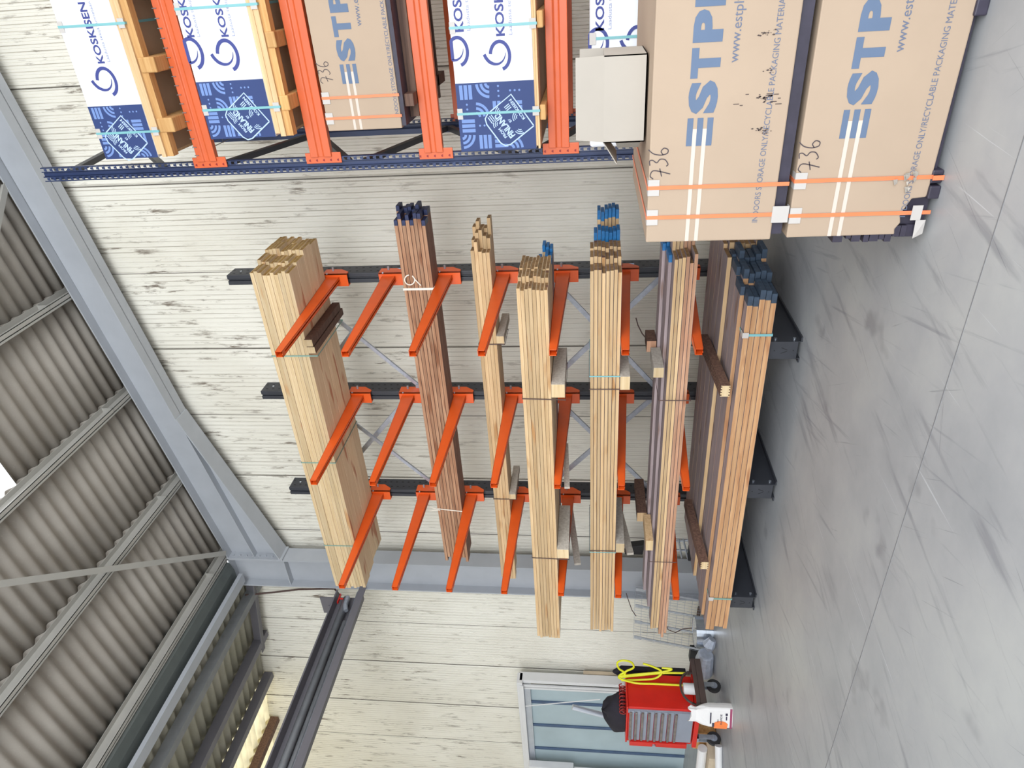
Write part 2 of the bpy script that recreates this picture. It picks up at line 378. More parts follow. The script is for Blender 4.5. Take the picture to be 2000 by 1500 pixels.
zf2 = lambda x: zroof2(x)-.03
for i in range(1, len(P2)-1):
    lit = -13.3 < P2[i] <= -10.4
    sheet(b, P2[i]+.12 if i > 1 else -7.75, P2[i+1]-.02, lambda x: zf2(x)+.01, -7, 2.5 if lit else 7.3, lift=-.01)
tag(b.build('ceiling', 'roof_far', loc=(0, 0, 0), smooth=True), 'mossy corrugated roof of the neighbouring bay', kind='structure')
b = MB()
for i in range(3, 6): sheet(b, P2[i]+.1, P2[i+1]-.02, lambda x: zf2(x)+.01, 2.52, 7.3, lift=-.01)
tag(b.build('window_1', 'rooflight', loc=(0, 0, 0), smooth=True), 'glowing yellowed translucent corrugated rooflight sheets', kind='structure')

# steel portal frame
fr = empty('steel_portal_frame', (-7.48, 6.97, 0), 'grey painted steel column and sloping rafter of the hall frame', 'steel frame')
def ibar(b, x0, z0, x1, z1, x2, z2, x3, z3, y0, y1, tw=.012, tf=.018):
    """web polygon (x0,z0)-(x1,z1) bottom line, (x3,z3)-(x2,z2) top line, flanges in Y"""
    yc = (y0+y1)/2
    for q in (yc-tw/2, ): b.hexa([(x0, q, z0), (x1, q, z1), (x1, q+tw, z1), (x0, q+tw, z0), (x3, q, z3), (x2, q, z2), (x2, q+tw, z2), (x3, q+tw, z3)])
Y0, Y1, YC = 6.84, 7.10, 6.97
b = MB()
b.box(-7.745, -7.235, YC-.006, YC+.006, 0, 6.98)                 # web
b.box(-7.235, -7.215, Y0, Y1, 0, 6.95); b.box(-7.765, -7.745, Y0, Y1, 0, 6.93)
b.box(-7.765, -7.215, Y0, Y1, 6.93, 6.95)
b.build('column', 'frame_grey', fr)
b = MB(); b.box(-7.745, -7.235, Y0+.02, Y1-.02, 6.09, 6.105); b.build('stiffener', 'frame_grey', fr)
b = MB(); b.box(-7.9, -7.1, Y0-.02, Y1+.02, 0, .02); b.build('base_plate', 'frame_grey', fr)
b = MB()
zb = lambda x: 7.696+.163*x; zt = lambda x: zroof(x)-.01
XR = 3.2
def slab(b, xa, xb, za, zb_, y0, y1, t):  # sloping plate, underside from za(xa) to zb_(xb)
    b.hexa([(xa, y0, za), (xb, y0, zb_), (xb, y1, zb_), (xa, y1, za), (xa, y0, za+t), (xb, y0, zb_+t), (xb, y1, zb_+t), (xa, y1, za+t)])
slab(b, -7.21, XR, zb(-7.21), zb(XR), YC-.006, YC+.006, zt(-7.2)-zb(-7.2))
slab(b, -4.72, XR, zb(-4.72), zb(XR), Y0, Y1, .018)
slab(b, -7.21, XR, zt(-7.21)-.018, zt(XR)-.018, Y0, Y1, .018)
b.build('rafter', 'frame_grey', fr)
b = MB()
b.hexa([(-7.21, YC-.006, 6.13), (-4.72, YC-.006, zb(-4.72)-.002), (-4.72, YC+.006, zb(-4.72)-.002), (-7.21, YC+.006, 6.13), (-7.21, YC-.006, zb(-7.21)+.05), (-4.72, YC-.006, zb(-4.72)+.05), (-4.72, YC+.006, zb(-4.72)+.05), (-7.21, YC+.006, zb(-7.21)+.05)])
slab(b, -7.21, -4.72, 6.12, zb(-4.72)-.01, Y0, Y1, .018)
slab(b, -7.21, -4.74, zb(-7.21), zb(-4.74), Y0+.03, Y1-.03, .014)
b.build('haunch', 'frame_grey', fr)
b = MB(); b.box(-7.213, -7.19, Y0-.005, Y1+.005, 6.09, 6.97)
for k in range(8): b.tube([(-7.19, Y0+.05, 6.16+k*.1), (-7.17, Y0+.05, 6.16+k*.1)], .014, 6)
b.build('end_plate', 'frame_grey', fr)

for i, x in enumerate(PX[:8]):
    nm = ['lowest roof purlin beside the dark gutter', 'second roof purlin up from the gutter', 'third roof purlin up, below the open roof gap',
          'fourth roof purlin up from the gutter', 'fifth roof purlin up from the gutter', 'sixth roof purlin up from the gutter', 'seventh roof purlin up from the gutter', 'eighth roof purlin up from the gutter'][i]
    if i > 4: continue
    b = MB(); z = zroof(x)
    b.box(x-.03, x+.03, -1.9, 7.2, z, z+.006); b.box(x-.03, x-.024, -1.9, 7.2, z, z+.15)
    b.box(x-.03, x+.035, -1.9, 7.2, z+.15, z+.156); b.box(x+.024, x+.03, -1.9, 7.2, z, z+.02)
    b.box(x-.03, x+.03, 6.5, 6.506, z, z+.15)
    b.box(x-.055, x-.02, -1.9, 7.2, z, z+.008)
    o = b.build('roof_purlin', 'purlin'); tag(o, 'grey steel '+nm, 'purlin', 'roof purlins')
# valley gutter, eaves strut
b = MB(); b.prism([(0, 0, 0), (-.05, 0, -.09), (-.17, 0, -.12), (-.37, 0, -.12), (-.42, 0, .0), (-.50, 0, .15), (-.52, 0, .15), (-.44, 0, -.03), (-.38, 0, -.14), (-.17, 0, -.14), (-.045, 0, -.1), (.01, 0, 0)][::-1], (-7.24, -1.9, 7.03), (-7.24, 6.83, 7.03))
tag(b.build('valley_gutter', 'gutter'), 'dark grey green valley gutter running between the two roofs', 'gutter')
b = MB(); b.box(-7.66, -7.50, -1.9, 6.83, 6.78, 6.84)
b.box(-7.66, -7.64, -1.9, 6.83, 6.84, 6.87)
tag(b.build('eaves_beam', 'frame_grey'), 'light grey square eaves beam below the dark gutter', 'beam')
for i, (x, lab, mt) in enumerate(((-8.12, 'pale grey purlin of the far bay nearest the gutter', 'zinc_dull'), (-9.3, 'dark purlin of the far bay, second from the gutter', 'beam_dark'),
                                  (-10.42, 'dark purlin at the edge of the glowing rooflight', 'beam_dark'), (-11.75, 'rusty brown purlin below the glowing rooflight', 'dark_wood'))):
    b = MB(); z = zroof2(x)-.20; b.box(x-.06, x+.06, -1.9, 7.2, z, z+.012); b.box(x+.048, x+.06, -1.9, 7.2, z+.012, z+.15); b.box(x-.06, x+.048, -1.9, 7.2, z+.14, z+.15)
    tag(b.build('roof_purlin', mt), lab, 'purlin', 'far bay purlins')
# far rafter against the wall under the second roof
b = MB(); x0, x1 = -7.8, -9.5
slab(b, x1, x0, zroof2(x1)-.2, zroof2(x0)-.2, 7.0, 7.015, .15); slab(b, x1, x0, zroof2(x1)-.2, zroof2(x0)-.2, 6.95, 7.05, .012)
tag(b.build('far_rafter', 'beam_dark'), 'short dark steel rafter end under the neighbouring roof', 'beam')
# wind braces in the roof plane
def angle(name, a, b_, lab, grp=None):
    q = MB(); q.bar(a, b_, .07, .006); q.bar(Vector(a)+Vector((0, 0, .03)), Vector(b_)+Vector((0, 0, .03)), .006, .06)
    tag(q.build(name, 'purlin'), lab, 'brace', grp)
angle('roof_brace', (-1.663, 6.86, 7.86), (-4.9, 3.0, 7.31), 'thin grey roof brace crossing near the top left of the hall rafter', 'roof wind braces')
angle('roof_brace', (-7.05, 6.8, 6.9), (-4.0, 3.2, 7.42), 'thin grey roof brace running from the column head', 'roof wind braces')

# lengthwise beam with pipes on the column line
t = empty('rail_beam', (-7.88, 0, 4.96), 'dark steel lengthwise beam with a service channel below the far roof', 'beam')
b = MB(); b.box(-7.96, -7.94, -1.9, 6.83, 5.0, 5.38); b.box(-7.96, -7.78, -1.9, 6.83, 5.36, 5.38); b.box(-7.96, -7.70, -1.9, 6.83, 4.98, 5.0); b.box(-7.70, -7.685, -1.9, 6.83, 4.90, 5.0)
b.build('channel', 'beam_dark', t)
b = MB(); b.box(-8.3, -7.96, 6.83, 6.845, 5.42, 5.68); b.tube([(-8.15, 6.83, 5.55), (-8.15, 6.81, 5.55)], .03, 10); b.build('end_bracket', 'beam_dark', t)
def pipe(x, z, rad, mt, lab, y1=6.75):
    q = MB(); q.tube([(x, -1.9, z), (x, y1, z)], rad, 12); tag(q.build('service_pipe', mt, smooth=True), lab, 'pipe', 'pipes in the beam channel'); return q
pipe(-7.87, 5.21, .055, 'pipe_grey', 'thick grey pipe along the dark beam, upper of the two big pipes')
pipe(-7.84, 5.09, .04, 'pipe_grey', 'thinner grey pipe along the dark beam, below the thick one', 6.3)
pipe(-7.775, 5.035, .014, 'galv', 'pale conduit lying on the bottom flange of the beam', 6.8)
b = MB(); b.tube([(-7.84, 6.75, 5.19), (-7.83, 6.6, 5.18), (-7.84, 6.5, 5.14)], .035, 10, 0); b.tube([(-7.82, 6.70, 5.24), (-7.82, 6.70, 5.30)], .012, 8, 1); b.box(-7.84, -7.80, 6.62, 6.78, 5.295, 5.31, 1)
tag(b.build('pipe_valve', ['galv', 'red'], smooth=False), 'small red handled valve at the wall end of the pipes', 'valve')
b = MB(); b.tube([(-8.05, 6.9, 7.0-.08), (-8.25, 7.15, 6.6), (-8.2, 7.18, 6.2), (-8.08, 7.1, 5.8), (-7.95, 7.0, 5.5), (-7.9, 6.84, 5.36)], .014, 8)
tag(b.build('power_cable', 'strap_dark', smooth=True), 'dark cable hanging on the wall beside the column head', 'cable')

# ---------------- boards ----------------
def board_mesh(L_, wd, th, cap, name):
    b = MB(); c = L_/2-cap; e = .003
    ys = (-wd/2, wd/2); zs = (0, th)
    vs = []
    for x in (-L_/2, c, L_/2):
        for y, z in ((-wd/2, 0), (wd/2, 0), (wd/2, th), (-wd/2, th)): vs.append((x, y, z))
    fs = [(3, 2, 1, 0)]; mi = [2]
    for s_ in range(2):
        o = s_*4
        for k in range(4):
            fs.append((o+k, o+(k+1) % 4, o+4+(k+1) % 4, o+4+k))
            mi.append((3 if cap else 0) if s_ == 1 else (1 if k in (0, 2) else 0))
    fs.append((8, 9, 10, 11)); mi.append(3 if cap else 2)
    if not cap:  # second section keeps face colours
        mi = [2]+[1 if k in (0, 2) else 0 for k in range(4)]*2+[2]
    me = bpy.data.meshes.new(name); me.from_pydata(vs, [], fs)
    return me, mi
def stack(label, group, x0, L_, rows, z0, th, n, mats, cap=0, jit=.02, ends=None, skip=(), fixed=None, gap=.003, nm='timber_board', xt=None):
    """rows: list of (y front, width, x offset); boards pile up n high"""
    me = {}
    for ri, (y0, wd, dx) in enumerate(rows):
        key = round(wd, 3)
        if key not in me:
            mm, mi = board_mesh(L_, wd-.003, th-gap, cap, nm)
            for k in mats: mm.materials.append(M[k])
            mm.polygons.foreach_set('material_index', mi); mm.update(); me[key] = mm
        nn = n[ri] if isinstance(n, (list, tuple)) else n
        zz = z0[ri] if isinstance(z0, (list, tuple)) else z0
        for k in range(nn):
            if (ri, k) in skip: continue
            o = bpy.data.objects.new(nm, me[key]); COL.objects.link(o)
            jx = random.uniform(-jit, jit); jy = random.uniform(-.002, .004) if ri == 0 else 0
            o.location = (x0+dx-L_/2+jx, y0+wd/2+jy, zz+k*th)
            bvl = o.modifiers.new('bevel', 'BEVEL'); bvl.width = .002; bvl.segments = 1
            tag(o, label, 'board', group)
LV = [4.231, 3.657, 3.083, 2.511, 1.931, 1.356, .787]
pw = ['pine', 'pine_face_lit', 'pine_end']
stack('pale pine board in the big stack on the topmost arms', 'pale pine boards on the topmost arms', -2.13, 3.95,
      [(5.42, .19, -.04), (5.61, .19, .0), (5.80, .19, .03), (5.99, .185, .02)], LV[0]+.002, .0367, 10, pw, jit=.022)
stack('reddish brown board with navy painted end, tied with white string', 'brown boards with navy ends', -1.84, 4.28,
      [(5.93, .132, -.02), (6.062, .132, .03)], LV[2]+.002, .0365, 8, ['brown', 'brown_face', 'brown', 'navy_paint'], cap=.05, jit=.035)
stack('pale board in the thin stack on the fourth arms down', 'pale boards on the fourth arms down', -2.08, 4.2,
      [(5.88, .105, -.07), (5.985, .105, .02), (6.09, .105, .08)], LV[3]+.002, .0355, 5, ['honey', 'pine_face_lit', 'honey_end'], jit=.06)
stack('honey pine board in the stack on the fifth arms down', 'honey pine boards on the fifth arms down', -2.14, 4.1,
      [(4.93, .15, -.01), (5.08, .16, .03), (5.24, .16, .04), (5.40, .15, .03)], LV[4]+.002, .031, 8, ['honey', 'pine_face_lit', 'honey_end'], jit=.012)
stack('board with bright blue end behind the fifth arm stack', 'blue ended boards behind the fifth stack', -2.17, 3.9,
      [(5.63, .14, .0), (5.78, .14, .06)], LV[4]+.002, .031, [4, 3], ['honey', 'weather', 'honey_end', 'blue_paint'], cap=.06, jit=.04)
stack('honey pine board in the stack on the sixth arms down', 'honey pine boards on the sixth arms down', -2.02, 4.15,
      [(5.0, .15, -.02), (5.15, .15, .035), (5.30, .15, .06)], LV[5]+.002, .031, 8, ['honey', 'weather', 'honey_end'], jit=.015)
stack('board with bright blue end in the middle of the sixth stack', 'blue ended boards inside the sixth stack', -1.90, 4.0,
      [(5.50, .15, .0)], LV[5]+.002, .031, 7, ['honey', 'weather', 'honey_end', 'blue_paint'], cap=.09, jit=.025)
stack('board with bright blue end at the back of the sixth stack', 'blue ended boards behind the sixth stack', -1.81, 4.0,
      [(5.80, .15, .0)], LV[5]+.002, .031, 6, ['honey', 'weather', 'honey_end', 'blue_paint'], cap=.08, jit=.03)
stack('reddish board in the lower half of the stack on the lowest orange arms', 'reddish boards on the lowest arms', -1.93, 4.3,
      [(5.03, .2, -.03), (5.23, .2, .06)], LV[6]+.002, .0293, 3, ['reddish', 'weather', 'honey_end'], jit=.04)
stack('yellow board in the upper half of the stack on the lowest orange arms', 'yellow boards on the lowest arms', -1.93, 4.2,
      [(5.03, .2, -.02), (5.23, .2, .06)], LV[6]+.002+.0293*3, .0293, 3, ['honey', 'weather', 'honey_end'], jit=.03)
stack('weathered board with blue end on top of the lowest arm stack', 'weathered blue ended boards on the lowest arms', -2.0, 4.0,
      [(5.17, .2, .02), (5.38, .2, .05)], LV[6]+.002+.0293*6, .03, [1, 2], ['weather', 'weather', 'honey_end', 'blue_paint'], cap=.06, jit=.02, skip=())
stack('orange toned board with slate painted end at the front of the base stack', 'slate ended boards at the front on the bases', -2.09, 3.6,
      [(4.69, .22, -.02), (4.91, .22, .06), (5.13, .2, .12)], .262, .0415, 5, ['orange_pine', 'weather', 'orange_pine', 'slate_paint'], cap=.075, jit=.035)
stack('single weathered board lying set back on the front base stack', 'upper boards of the front base stack', -2.08, 3.55,
      [(4.80, .21, 0), (5.01, .21, .05), (5.22, .13, .08)], .262+5*.0415, .034, 1, ['orange_pine', 'weather', 'orange_pine', 'slate_paint'], cap=.07, jit=.02)
stack('dark faced board in the rear stack on the charcoal bases', 'dark faced boards at the rear on the bases', -1.96, 3.5,
      [(5.36, .22, .0), (5.59, .22, .03), (5.82, .22, .05)], .262, .0402, 6, ['honey', 'weather', 'honey_end'], jit=.02)

stack('dark faced board laid across the top of both base stacks', 'topmost boards on the bases', -2.02, 3.5,
      [(5.20, .21, .0), (5.41, .21, .03), (5.62, .21, .05), (5.83, .2, .04)], .5045, .036, 1, ['honey', 'weather', 'honey_end'], jit=.02)

def bearer(name, x0, x1, y0, y1, z0, z1, mats, lab, grp=None, bevel=.003):
    q = MB(); q.box(x0, x1, y0, y1, z0, z1)
    q.m = [0, 0, 1, 1, 0, 0]
    o = q.build(name, mats, bevel=bevel); tag(o, lab, 'timber', grp); return o
bearer('timber_bearer', -2.88, -2.81, 5.38, 6.2, 4.15, 4.228, ['dark_wood', 'pine'], 'dark brown timber under the topmost stack beside its first arm, right one of the pair')
bearer('timber_bearer', -2.965, -2.895, 5.40, 6.25, 4.15, 4.228, ['dark_wood', 'pine'], 'dark brown timber under the topmost stack beside its first arm, left one of the pair')
bearer('timber_bearer', -3.12, -3.04, 5.86, 6.38, 2.435, 2.509, ['grey_wood', 'pine'], 'grey timber strapped under the thin pale stack, right one')
bearer('timber_bearer', -5.10, -5.03, 5.86, 6.38, 2.435, 2.509, ['grey_wood', 'pine'], 'grey timber strapped under the thin pale stack, left one')
bearer('timber_bearer', -3.13, -3.00, 4.90, 5.55, 1.815, 1.929, ['grey_wood', 'pine'], 'wide grey timber under the fifth stack, right one')
bearer('timber_bearer', -5.02, -4.90, 4.90, 5.55, 1.815, 1.929, ['grey_wood', 'pine'], 'wide grey timber under the fifth stack, left one')
bearer('timber_bearer', -3.09, -2.96, 4.96, 5.65, 1.272, 1.354, ['grey_wood', 'pine'], 'wide grey timber under the sixth stack, right one')
bearer('timber_bearer', -4.98, -4.86, 4.96, 5.65, 1.272, 1.354, ['grey_wood', 'pine'], 'wide grey timber under the sixth stack, left one')
q = MB(); q.bar((-4.15, 5.62, 1.85), (-4.2, 5.0, 1.82), .022, .05); tag(q.build('loose_lath', 'grey_wood'), 'pale lath hanging under the fifth stack between two arms', 'timber', 'loose laths')
q = MB(); q.bar((-5.48, 6.12, 1.84), (-5.56, 5.35, 1.74), .03, .07); tag(q.build('loose_lath', 'grey_wood'), 'grey lath slanting at the left upright above the empty gap', 'timber', 'loose laths')
q = MB(); q.bar((-5.285, 6.05, 1.30), (-5.285, 5.25, 1.19), .03, .07); tag(q.build('loose_lath', 'grey_wood'), 'grey lath slanting below the sixth stack at the left arm', 'timber', 'loose laths')
zt6 = LV[6]+.002+.0293*6+.03
bearer('timber_bearer', -2.995, -2.90, 5.0, 5.36, zt6+.0, zt6+.085, ['grey_wood', 'pine'], 'pale square timber lying on the lowest arm stack, front right')
bearer('timber_bearer', -2.97, -2.86, 5.40, 5.62, zt6+.032, zt6+.115, ['dark_wood', 'reddish'], 'dark square timber on the lowest arm stack behind the pale one')
bearer('timber_bearer', -4.96, -4.83, 4.98, 5.36, zt6, zt6+.07, ['honey', 'pine'], 'brown timber lying on the lowest arm stack, left end')
bearer('timber_bearer', -4.97, -4.85, 5.40, 5.95, zt6+.032, zt6+.13, ['dark_wood', 'honey'], 'dark timber block on the lowest arm stack behind the left brown timber')
def grooved(x0, x1, y0, y1, z0, z1, lab):
    q = MB(); n = 4; w_ = x1-x0; pts = [(x0, z0)]
    for k in range(n):
        a = x0+w_*(k+.35)/n; c = x0+w_*(k+.75)/n; pts += [(a, z0), (a, z0+.01), (c, z0+.01), (c, z0)]
    pts += [(x1, z0), (x1, z1)]
    for k in range(n)[::-1]:
        a = x0+w_*(k+.35)/n; c = x0+w_*(k+.75)/n; pts += [(c, z1), (c, z1-.01), (a, z1-.01), (a, z1)]
    pts += [(x0, z1)]
    q.prism([(x, 0, z) for x, z in pts][::-1], (0, y1, .05), (0, y0, 0)); q.m = [1, 1]+[0]*(len(q.m)-2)
    tag(q.build('grooved_bearer', ['dark_wood', 'pine']), lab, 'timber', 'grooved bearers')
zt7 = .262+5*.0415+.034
grooved(-2.99, -2.89, 4.70, 5.58, zt7+.008, zt7+.08, 'dark grooved timber lying across the base stack, right one')
grooved(-4.90, -4.81, 4.70, 5.58, zt7+.008, zt7+.08, 'dark grooved timber lying across the base stack, left one')

def strap(x, y0, y1, z0, z1, wd, mt, lab, cat='strap', th=.003, grp=None, nm='strap', slant=0, e=.003):
    q = MB(); y0 -= e; y1 += e; z0 -= e; z1 += e
    P_ = [(y0, z0), (y0, z1), (y1, z1), (y1, z0)]
    for k in range(4):
        (ya, za), (yb, zb_) = P_[k], P_[(k+1) % 4]
        xa = x+slant*(za-z0); xb = x+slant*(zb_-z0)
        if k % 2 == 0: q.hexa([(xa-wd/2, ya-th/2, za-th/2 if za < zb_ else zb_), (xa+wd/2, ya-th/2, za), (xa+wd/2, ya+th/2, za), (xa-wd/2, ya+th/2, za), (xb-wd/2, ya-th/2, zb_), (xb+wd/2, ya-th/2, zb_), (xb+wd/2, ya+th/2, zb_), (xb-wd/2, ya+th/2, zb_)])
        else: q.box(min(xa, xb)-wd/2, max(xa, xb)+wd/2, min(ya, yb), max(ya, yb), za-th/2, za+th/2)
    tag(q.build(nm, mt), lab, cat, grp)
tz = LV[0]+.0367*10
strap(-3.0, 5.42, 6.18, 4.15, tz, .012, 'strap_sage', 'grey green strap round the topmost stack, right one')
strap(-4.27, 5.42, 6.18, LV[0], tz, .010, 'strap_sage', 'grey green strap round the topmost stack, middle one')
strap(-5.45, 5.42, 6.18, LV[0], tz, .010, 'strap_sage', 'grey green strap round the topmost stack, left one')
strap(-2.53-.03, 5.93, 6.194, LV[2], LV[2]+.294, .022, 'white_string', 'white string tied round the brown boards, right one', 'string', .004)
q = MB(); q.tube([(-2.46+.05*math.cos(a_), 5.915-.012*math.sin(a_), 3.30+.045*math.sin(a_)) for a_ in [k*.35 for k in range(17)]]+[(-2.47, 5.918, 3.24), (-2.52, 5.92, 3.20)], .006, 6)
tag(q.build('string_bow', 'white_string'), 'white string bow at the right end of the brown boards', 'string')
strap(-5.36, 5.93, 6.194, LV[2], LV[2]+.294, .012, 'white_string', 'white string tied round the brown boards, left one', 'string', .004, slant=.12)
q = MB(); q.tube([(-5.33, 5.92, 3.36), (-5.30, 5.91, 3.42), (-5.27, 5.9, 3.45)], .004, 6); q.tube([(-5.34, 5.92, 3.34), (-5.33, 5.91, 3.40), (-5.34, 5.9, 3.46)], .004, 6)
tag(q.build('string_knot', 'white_string'), 'frayed white string ends at the left of the brown boards', 'string')
strap(-3.135, 5.88, 6.195, 2.435, LV[3]+.18, .010, 'strap_dark', 'dark cord round the thin pale stack, right one', 'cord')
strap(-5.115, 5.88, 6.195, 2.435, LV[3]+.18, .010, 'strap_dark', 'dark cord round the thin pale stack, left one', 'cord')
strap(-3.17, 4.93, 5.56, 1.815, LV[4]+.25, .010, 'strap_dark', 'dark cord round the fifth stack, right one', 'cord', slant=.03)
strap(-5.06, 4.93, 5.56, 1.815, LV[4]+.25, .010, 'strap_dark', 'dark cord round the fifth stack, left one', 'cord', slant=.03)
strap(-2.98, 5.0, 5.66, LV[5], LV[5]+.25, .010, 'strap_teal', 'turquoise cord round the sixth stack, right side', 'cord')
strap(-3.105, 5.0, 5.66, 1.272, LV[5]+.25, .008, 'strap_dark', 'dark cord round the sixth stack, right side', 'cord', e=.006)
strap(-4.995, 5.0, 5.66, 1.272, LV[5]+.25, .010, 'strap_dark', 'dark cord round the sixth stack, left side', 'cord', e=.006)
strap(-5.02, 5.0, 5.66, LV[5], LV[5]+.25, .008, 'strap_teal', 'faded turquoise cord round the sixth stack, left side', 'cord')
strap(-3.22, 5.03, 5.58, LV[6], LV[6]+.205, .008, 'strap_dark', 'dark cord round the lowest arm stack, right one', 'cord', e=.032)
strap(-5.13, 5.03, 5.58, LV[6], LV[6]+.205, .008, 'strap_dark', 'dark cord round the lowest arm stack, left one', 'cord', e=.032)
strap(-2.44, 4.69, 5.34, .262, .262+5*.0415, .02, 'strap_teal', 'turquoise strap round the front base stack, right one', e=.004)
strap(-5.28, 4.69, 5.34, .262, .262+5*.0415, .02, 'strap_sage', 'pale green strap round the front base stack, left one', e=.004)
for nm_, x in (('right', -2.44), ('left', -5.28)):
    q = MB(); q.box(x-.022, x+.022, 4.680, 4.684, .43, .474); q.box(x-.022, x+.022, 4.680, 4.74, .4735, .477)
    tag(q.build('strap_protector', 'protector', bevel=.001), 'whitish strap protector at the %s strap of the base stack' % nm_, 'protector')

# ---------------- cantilever rack ----------------
XR_ = [-2.515, -3.915, -5.32]; XTIP = [-2.625, -4.008, -5.4135]
rack = empty('cantilever_rack', (-3.96, 6.3, 0), 'charcoal cantilever rack with three uprights and orange arms holding timber', 'rack')
for i in range(3):
    xr = XR_[i]; xl = xr-.105
    b = MB()
    b.box(xl, xr, 6.27, 6.45, .0, 5.31)
    b.box(xl, xl+.042, 6.25, 6.27, .0, 5.31); b.box(xr-.042, xr, 6.25, 6.27, .0, 5.31)
    b.box(xl+.047, xr-.047, 6.262, 6.27, .0, 5.31)
    up = b.build('upright', 'black_steel', rack, bevel=.004)
    h = MB()
    for k in range(70):
        z = .28+k*.073
        if z > 5.25: break
        h.box(xr-.001, xr+.0015, 6.30, 6.316, z, z+.022); h.box(xr-.001, xr+.0015, 6.385, 6.401, z+.03, z+.052)
    h.build('bolt_holes', 'black', up)
    h = MB(); h.tube([(xr, 6.36, 5.20), (xr+.004, 6.36, 5.20)], .012, 8); h.build('cap_screw', 'galv_bright', up)
    # base
    bx0, bx1 = xr-.185, xr-.035
    b = MB()
    y0 = 4.79
    b.box(bx1-.006, bx1, y0, 6.45, .025, .25); b.box(bx0, bx0+.006, y0, 6.45, .025, .25)
    b.box(bx0, bx1, y0, 6.45, .244, .25); b.box(bx0, bx1, y0-.006, y0, .03, .25)
    b.box(bx1, bx1+.035, y0, 6.45, .0, .012); b.box(bx1-.006, bx1, y0, 6.45, 0, .03)
    b.box(bx0-.035, bx0, y0, 6.45, .0, .012); b.box(bx0, bx0+.006, y0, 6.45, 0, .03)
    bs = b.build('base_beam', 'black_steel', rack, bevel=.002)
    h = MB()
    for z in (.05, .19): h.tube([(bx1, 4.83, z), (bx1+.01, 4.83, z)], .012, 8)
    h.build('bolt', 'galv_bright', bs)
    h = MB()
    h.bar((bx0+.05, y0-.0065, .15), (bx0+.07, y0-.0065, .105), .004, .002, (0, 1, 0)); h.bar((bx0+.10, y0-.0065, .15), (bx0+.08, y0-.0065, .105), .004, .002, (0, 1, 0))
    for z in (.06, .2): h.tube([(bx0+.075, y0-.006, z), (bx0+.075, y0-.0075, z)], .005, 8)
    h.build('end_slots', 'black', bs)
    for k in range(7):
        z = LV[k]
        x0r, x0t = xr-.075, XTIP[i]-.055; x1r, x1t = xr-.018, XTIP[i]
        yr, yt = 6.21, 4.82; hr, ht = .135, .062; tt = .004
        b = MB()
        def side(xa, xb):
            b.hexa([(xa, yr, z-hr), (xa+tt, yr, z-hr), (xb+tt, yt, z-ht), (xb, yt, z-ht), (xa, yr, z), (xa+tt, yr, z), (xb+tt, yt, z), (xb, yt, z)])
        side(x1r-tt, x1t-tt); side(x0r, x0t)
        b.hexa([(x0r, yr, z-tt), (x1r, yr, z-tt), (x1t, yt, z-tt), (x0t, yt, z-tt), (x0r, yr, z), (x1r, yr, z), (x1t, yt, z), (x0t, yt, z)])
        for xa, xb, wv in ((x0r, x0t, .02), (x1r-.02, x1t-.02, .02)):
            b.hexa([(xa, yr, z-hr), (xa+wv, yr, z-hr), (xb+wv, yt, z-ht), (xb, yt, z-ht), (xa, yr, z-hr+tt), (xa+wv, yr, z-hr+tt), (xb+wv, yt, z-ht+tt), (xb, yt, z-ht+tt)])
        b.hexa([(x0t, yt+.05, z-ht-.002), (x1t, yt+.05, z-ht-.002), (x1t, yt, z-ht), (x0t, yt, z-ht), (x0t, yt+.05, z-ht+tt), (x1t, yt+.05, z-ht+tt), (x1t, yt, z-ht+tt), (x0t, yt, z-ht+tt)])
        arm = b.build('arm', 'orange', rack)
        b = MB(); zt_, zb_ = z+.035, z-.215
        b.box(xl-.006, xr+.014, 6.20, 6.215, zb_, zt_)
        for xs_ in (xr+.002, xl-.014):
            b.prism([(0, 6.2, zt_), (0, 6.2, zb_), (0, 6.26, zb_), (0, 6.33, zb_+.09), (0, 6.33, zt_)], (xs_, 0, 0), (xs_+.012, 0, 0))
        br = b.build('bracket', 'orange', arm, bevel=.002)
        b = MB(); b.tube([(xr-.02, 6.285, z-.05), (xr+.05, 6.285, z-.05)], .011, 8); b.tube([(xr+.02, 6.19, z-.015), (xr+.02, 6.20, z-.015)], .008, 8)
        b.build('pin', 'galv', br)
# cross braces between the uprights
for (a, c) in ((0, 1), (1, 2)):
    xa, xb = XR_[a]-.1, XR_[c]
    for za, zb_, y in ((4.62, 3.50, 6.40), (3.60, 4.62, 6.425), (1.93, .55, 6.40), (1.13, 2.02, 6.425), (1.92, 1.1, 6.425)):
        pass
    for (x0, z0_, x1, z1_, y, wd) in ((xa-.02, 4.69, xb+.02, 3.50, 6.34, .035), (xa-.02, 3.60, xb+.02, 4.72, 6.43, .05), (xa-.02, 2.0, xb+.02, .93, 6.34, .045), (xa-.02, .85, xb+.02, 2.03, 6.43, .05)):
        b = MB(); b.bar((x0, y, z0_), (x1, y, z1_), wd, .004, (0, 1, 0))
        d = Vector((x1-x0, 0, z1_-z0_)).normalized(); n_ = Vector((-d.z, 0, d.x))*(wd/2)
        for sg in (-1, 1): b.bar(Vector((x0, y+.01, z0_))+n_*sg, Vector((x1, y+.01, z1_))+n_*sg, .004, .02, (0, 1, 0))
        b.build('cross_brace', 'galv', rack)
    b = MB(); b.box(XR_[c]+.0, XR_[c]+.05, 6.3, 6.36, 3.44, 3.52); b.build('brace_clamp', 'galv', rack)
b = MB(); b.box(-2.5145, -2.5135, 6.255, 6.36, 3.40, 3.60, 0); b.box(-2.5135, -2.513, 6.27, 6.34, 3.42, 3.50, 1)
b.build('load_sign', ['sticker', 'blue_ink'], rack)
b = MB(); b.box(-2.5145, -2.5135, 6.27, 6.36, 1.18, 1.36, 0); b.box(-2.5135, -2.513, 6.28, 6.32, 1.22, 1.30, 1)
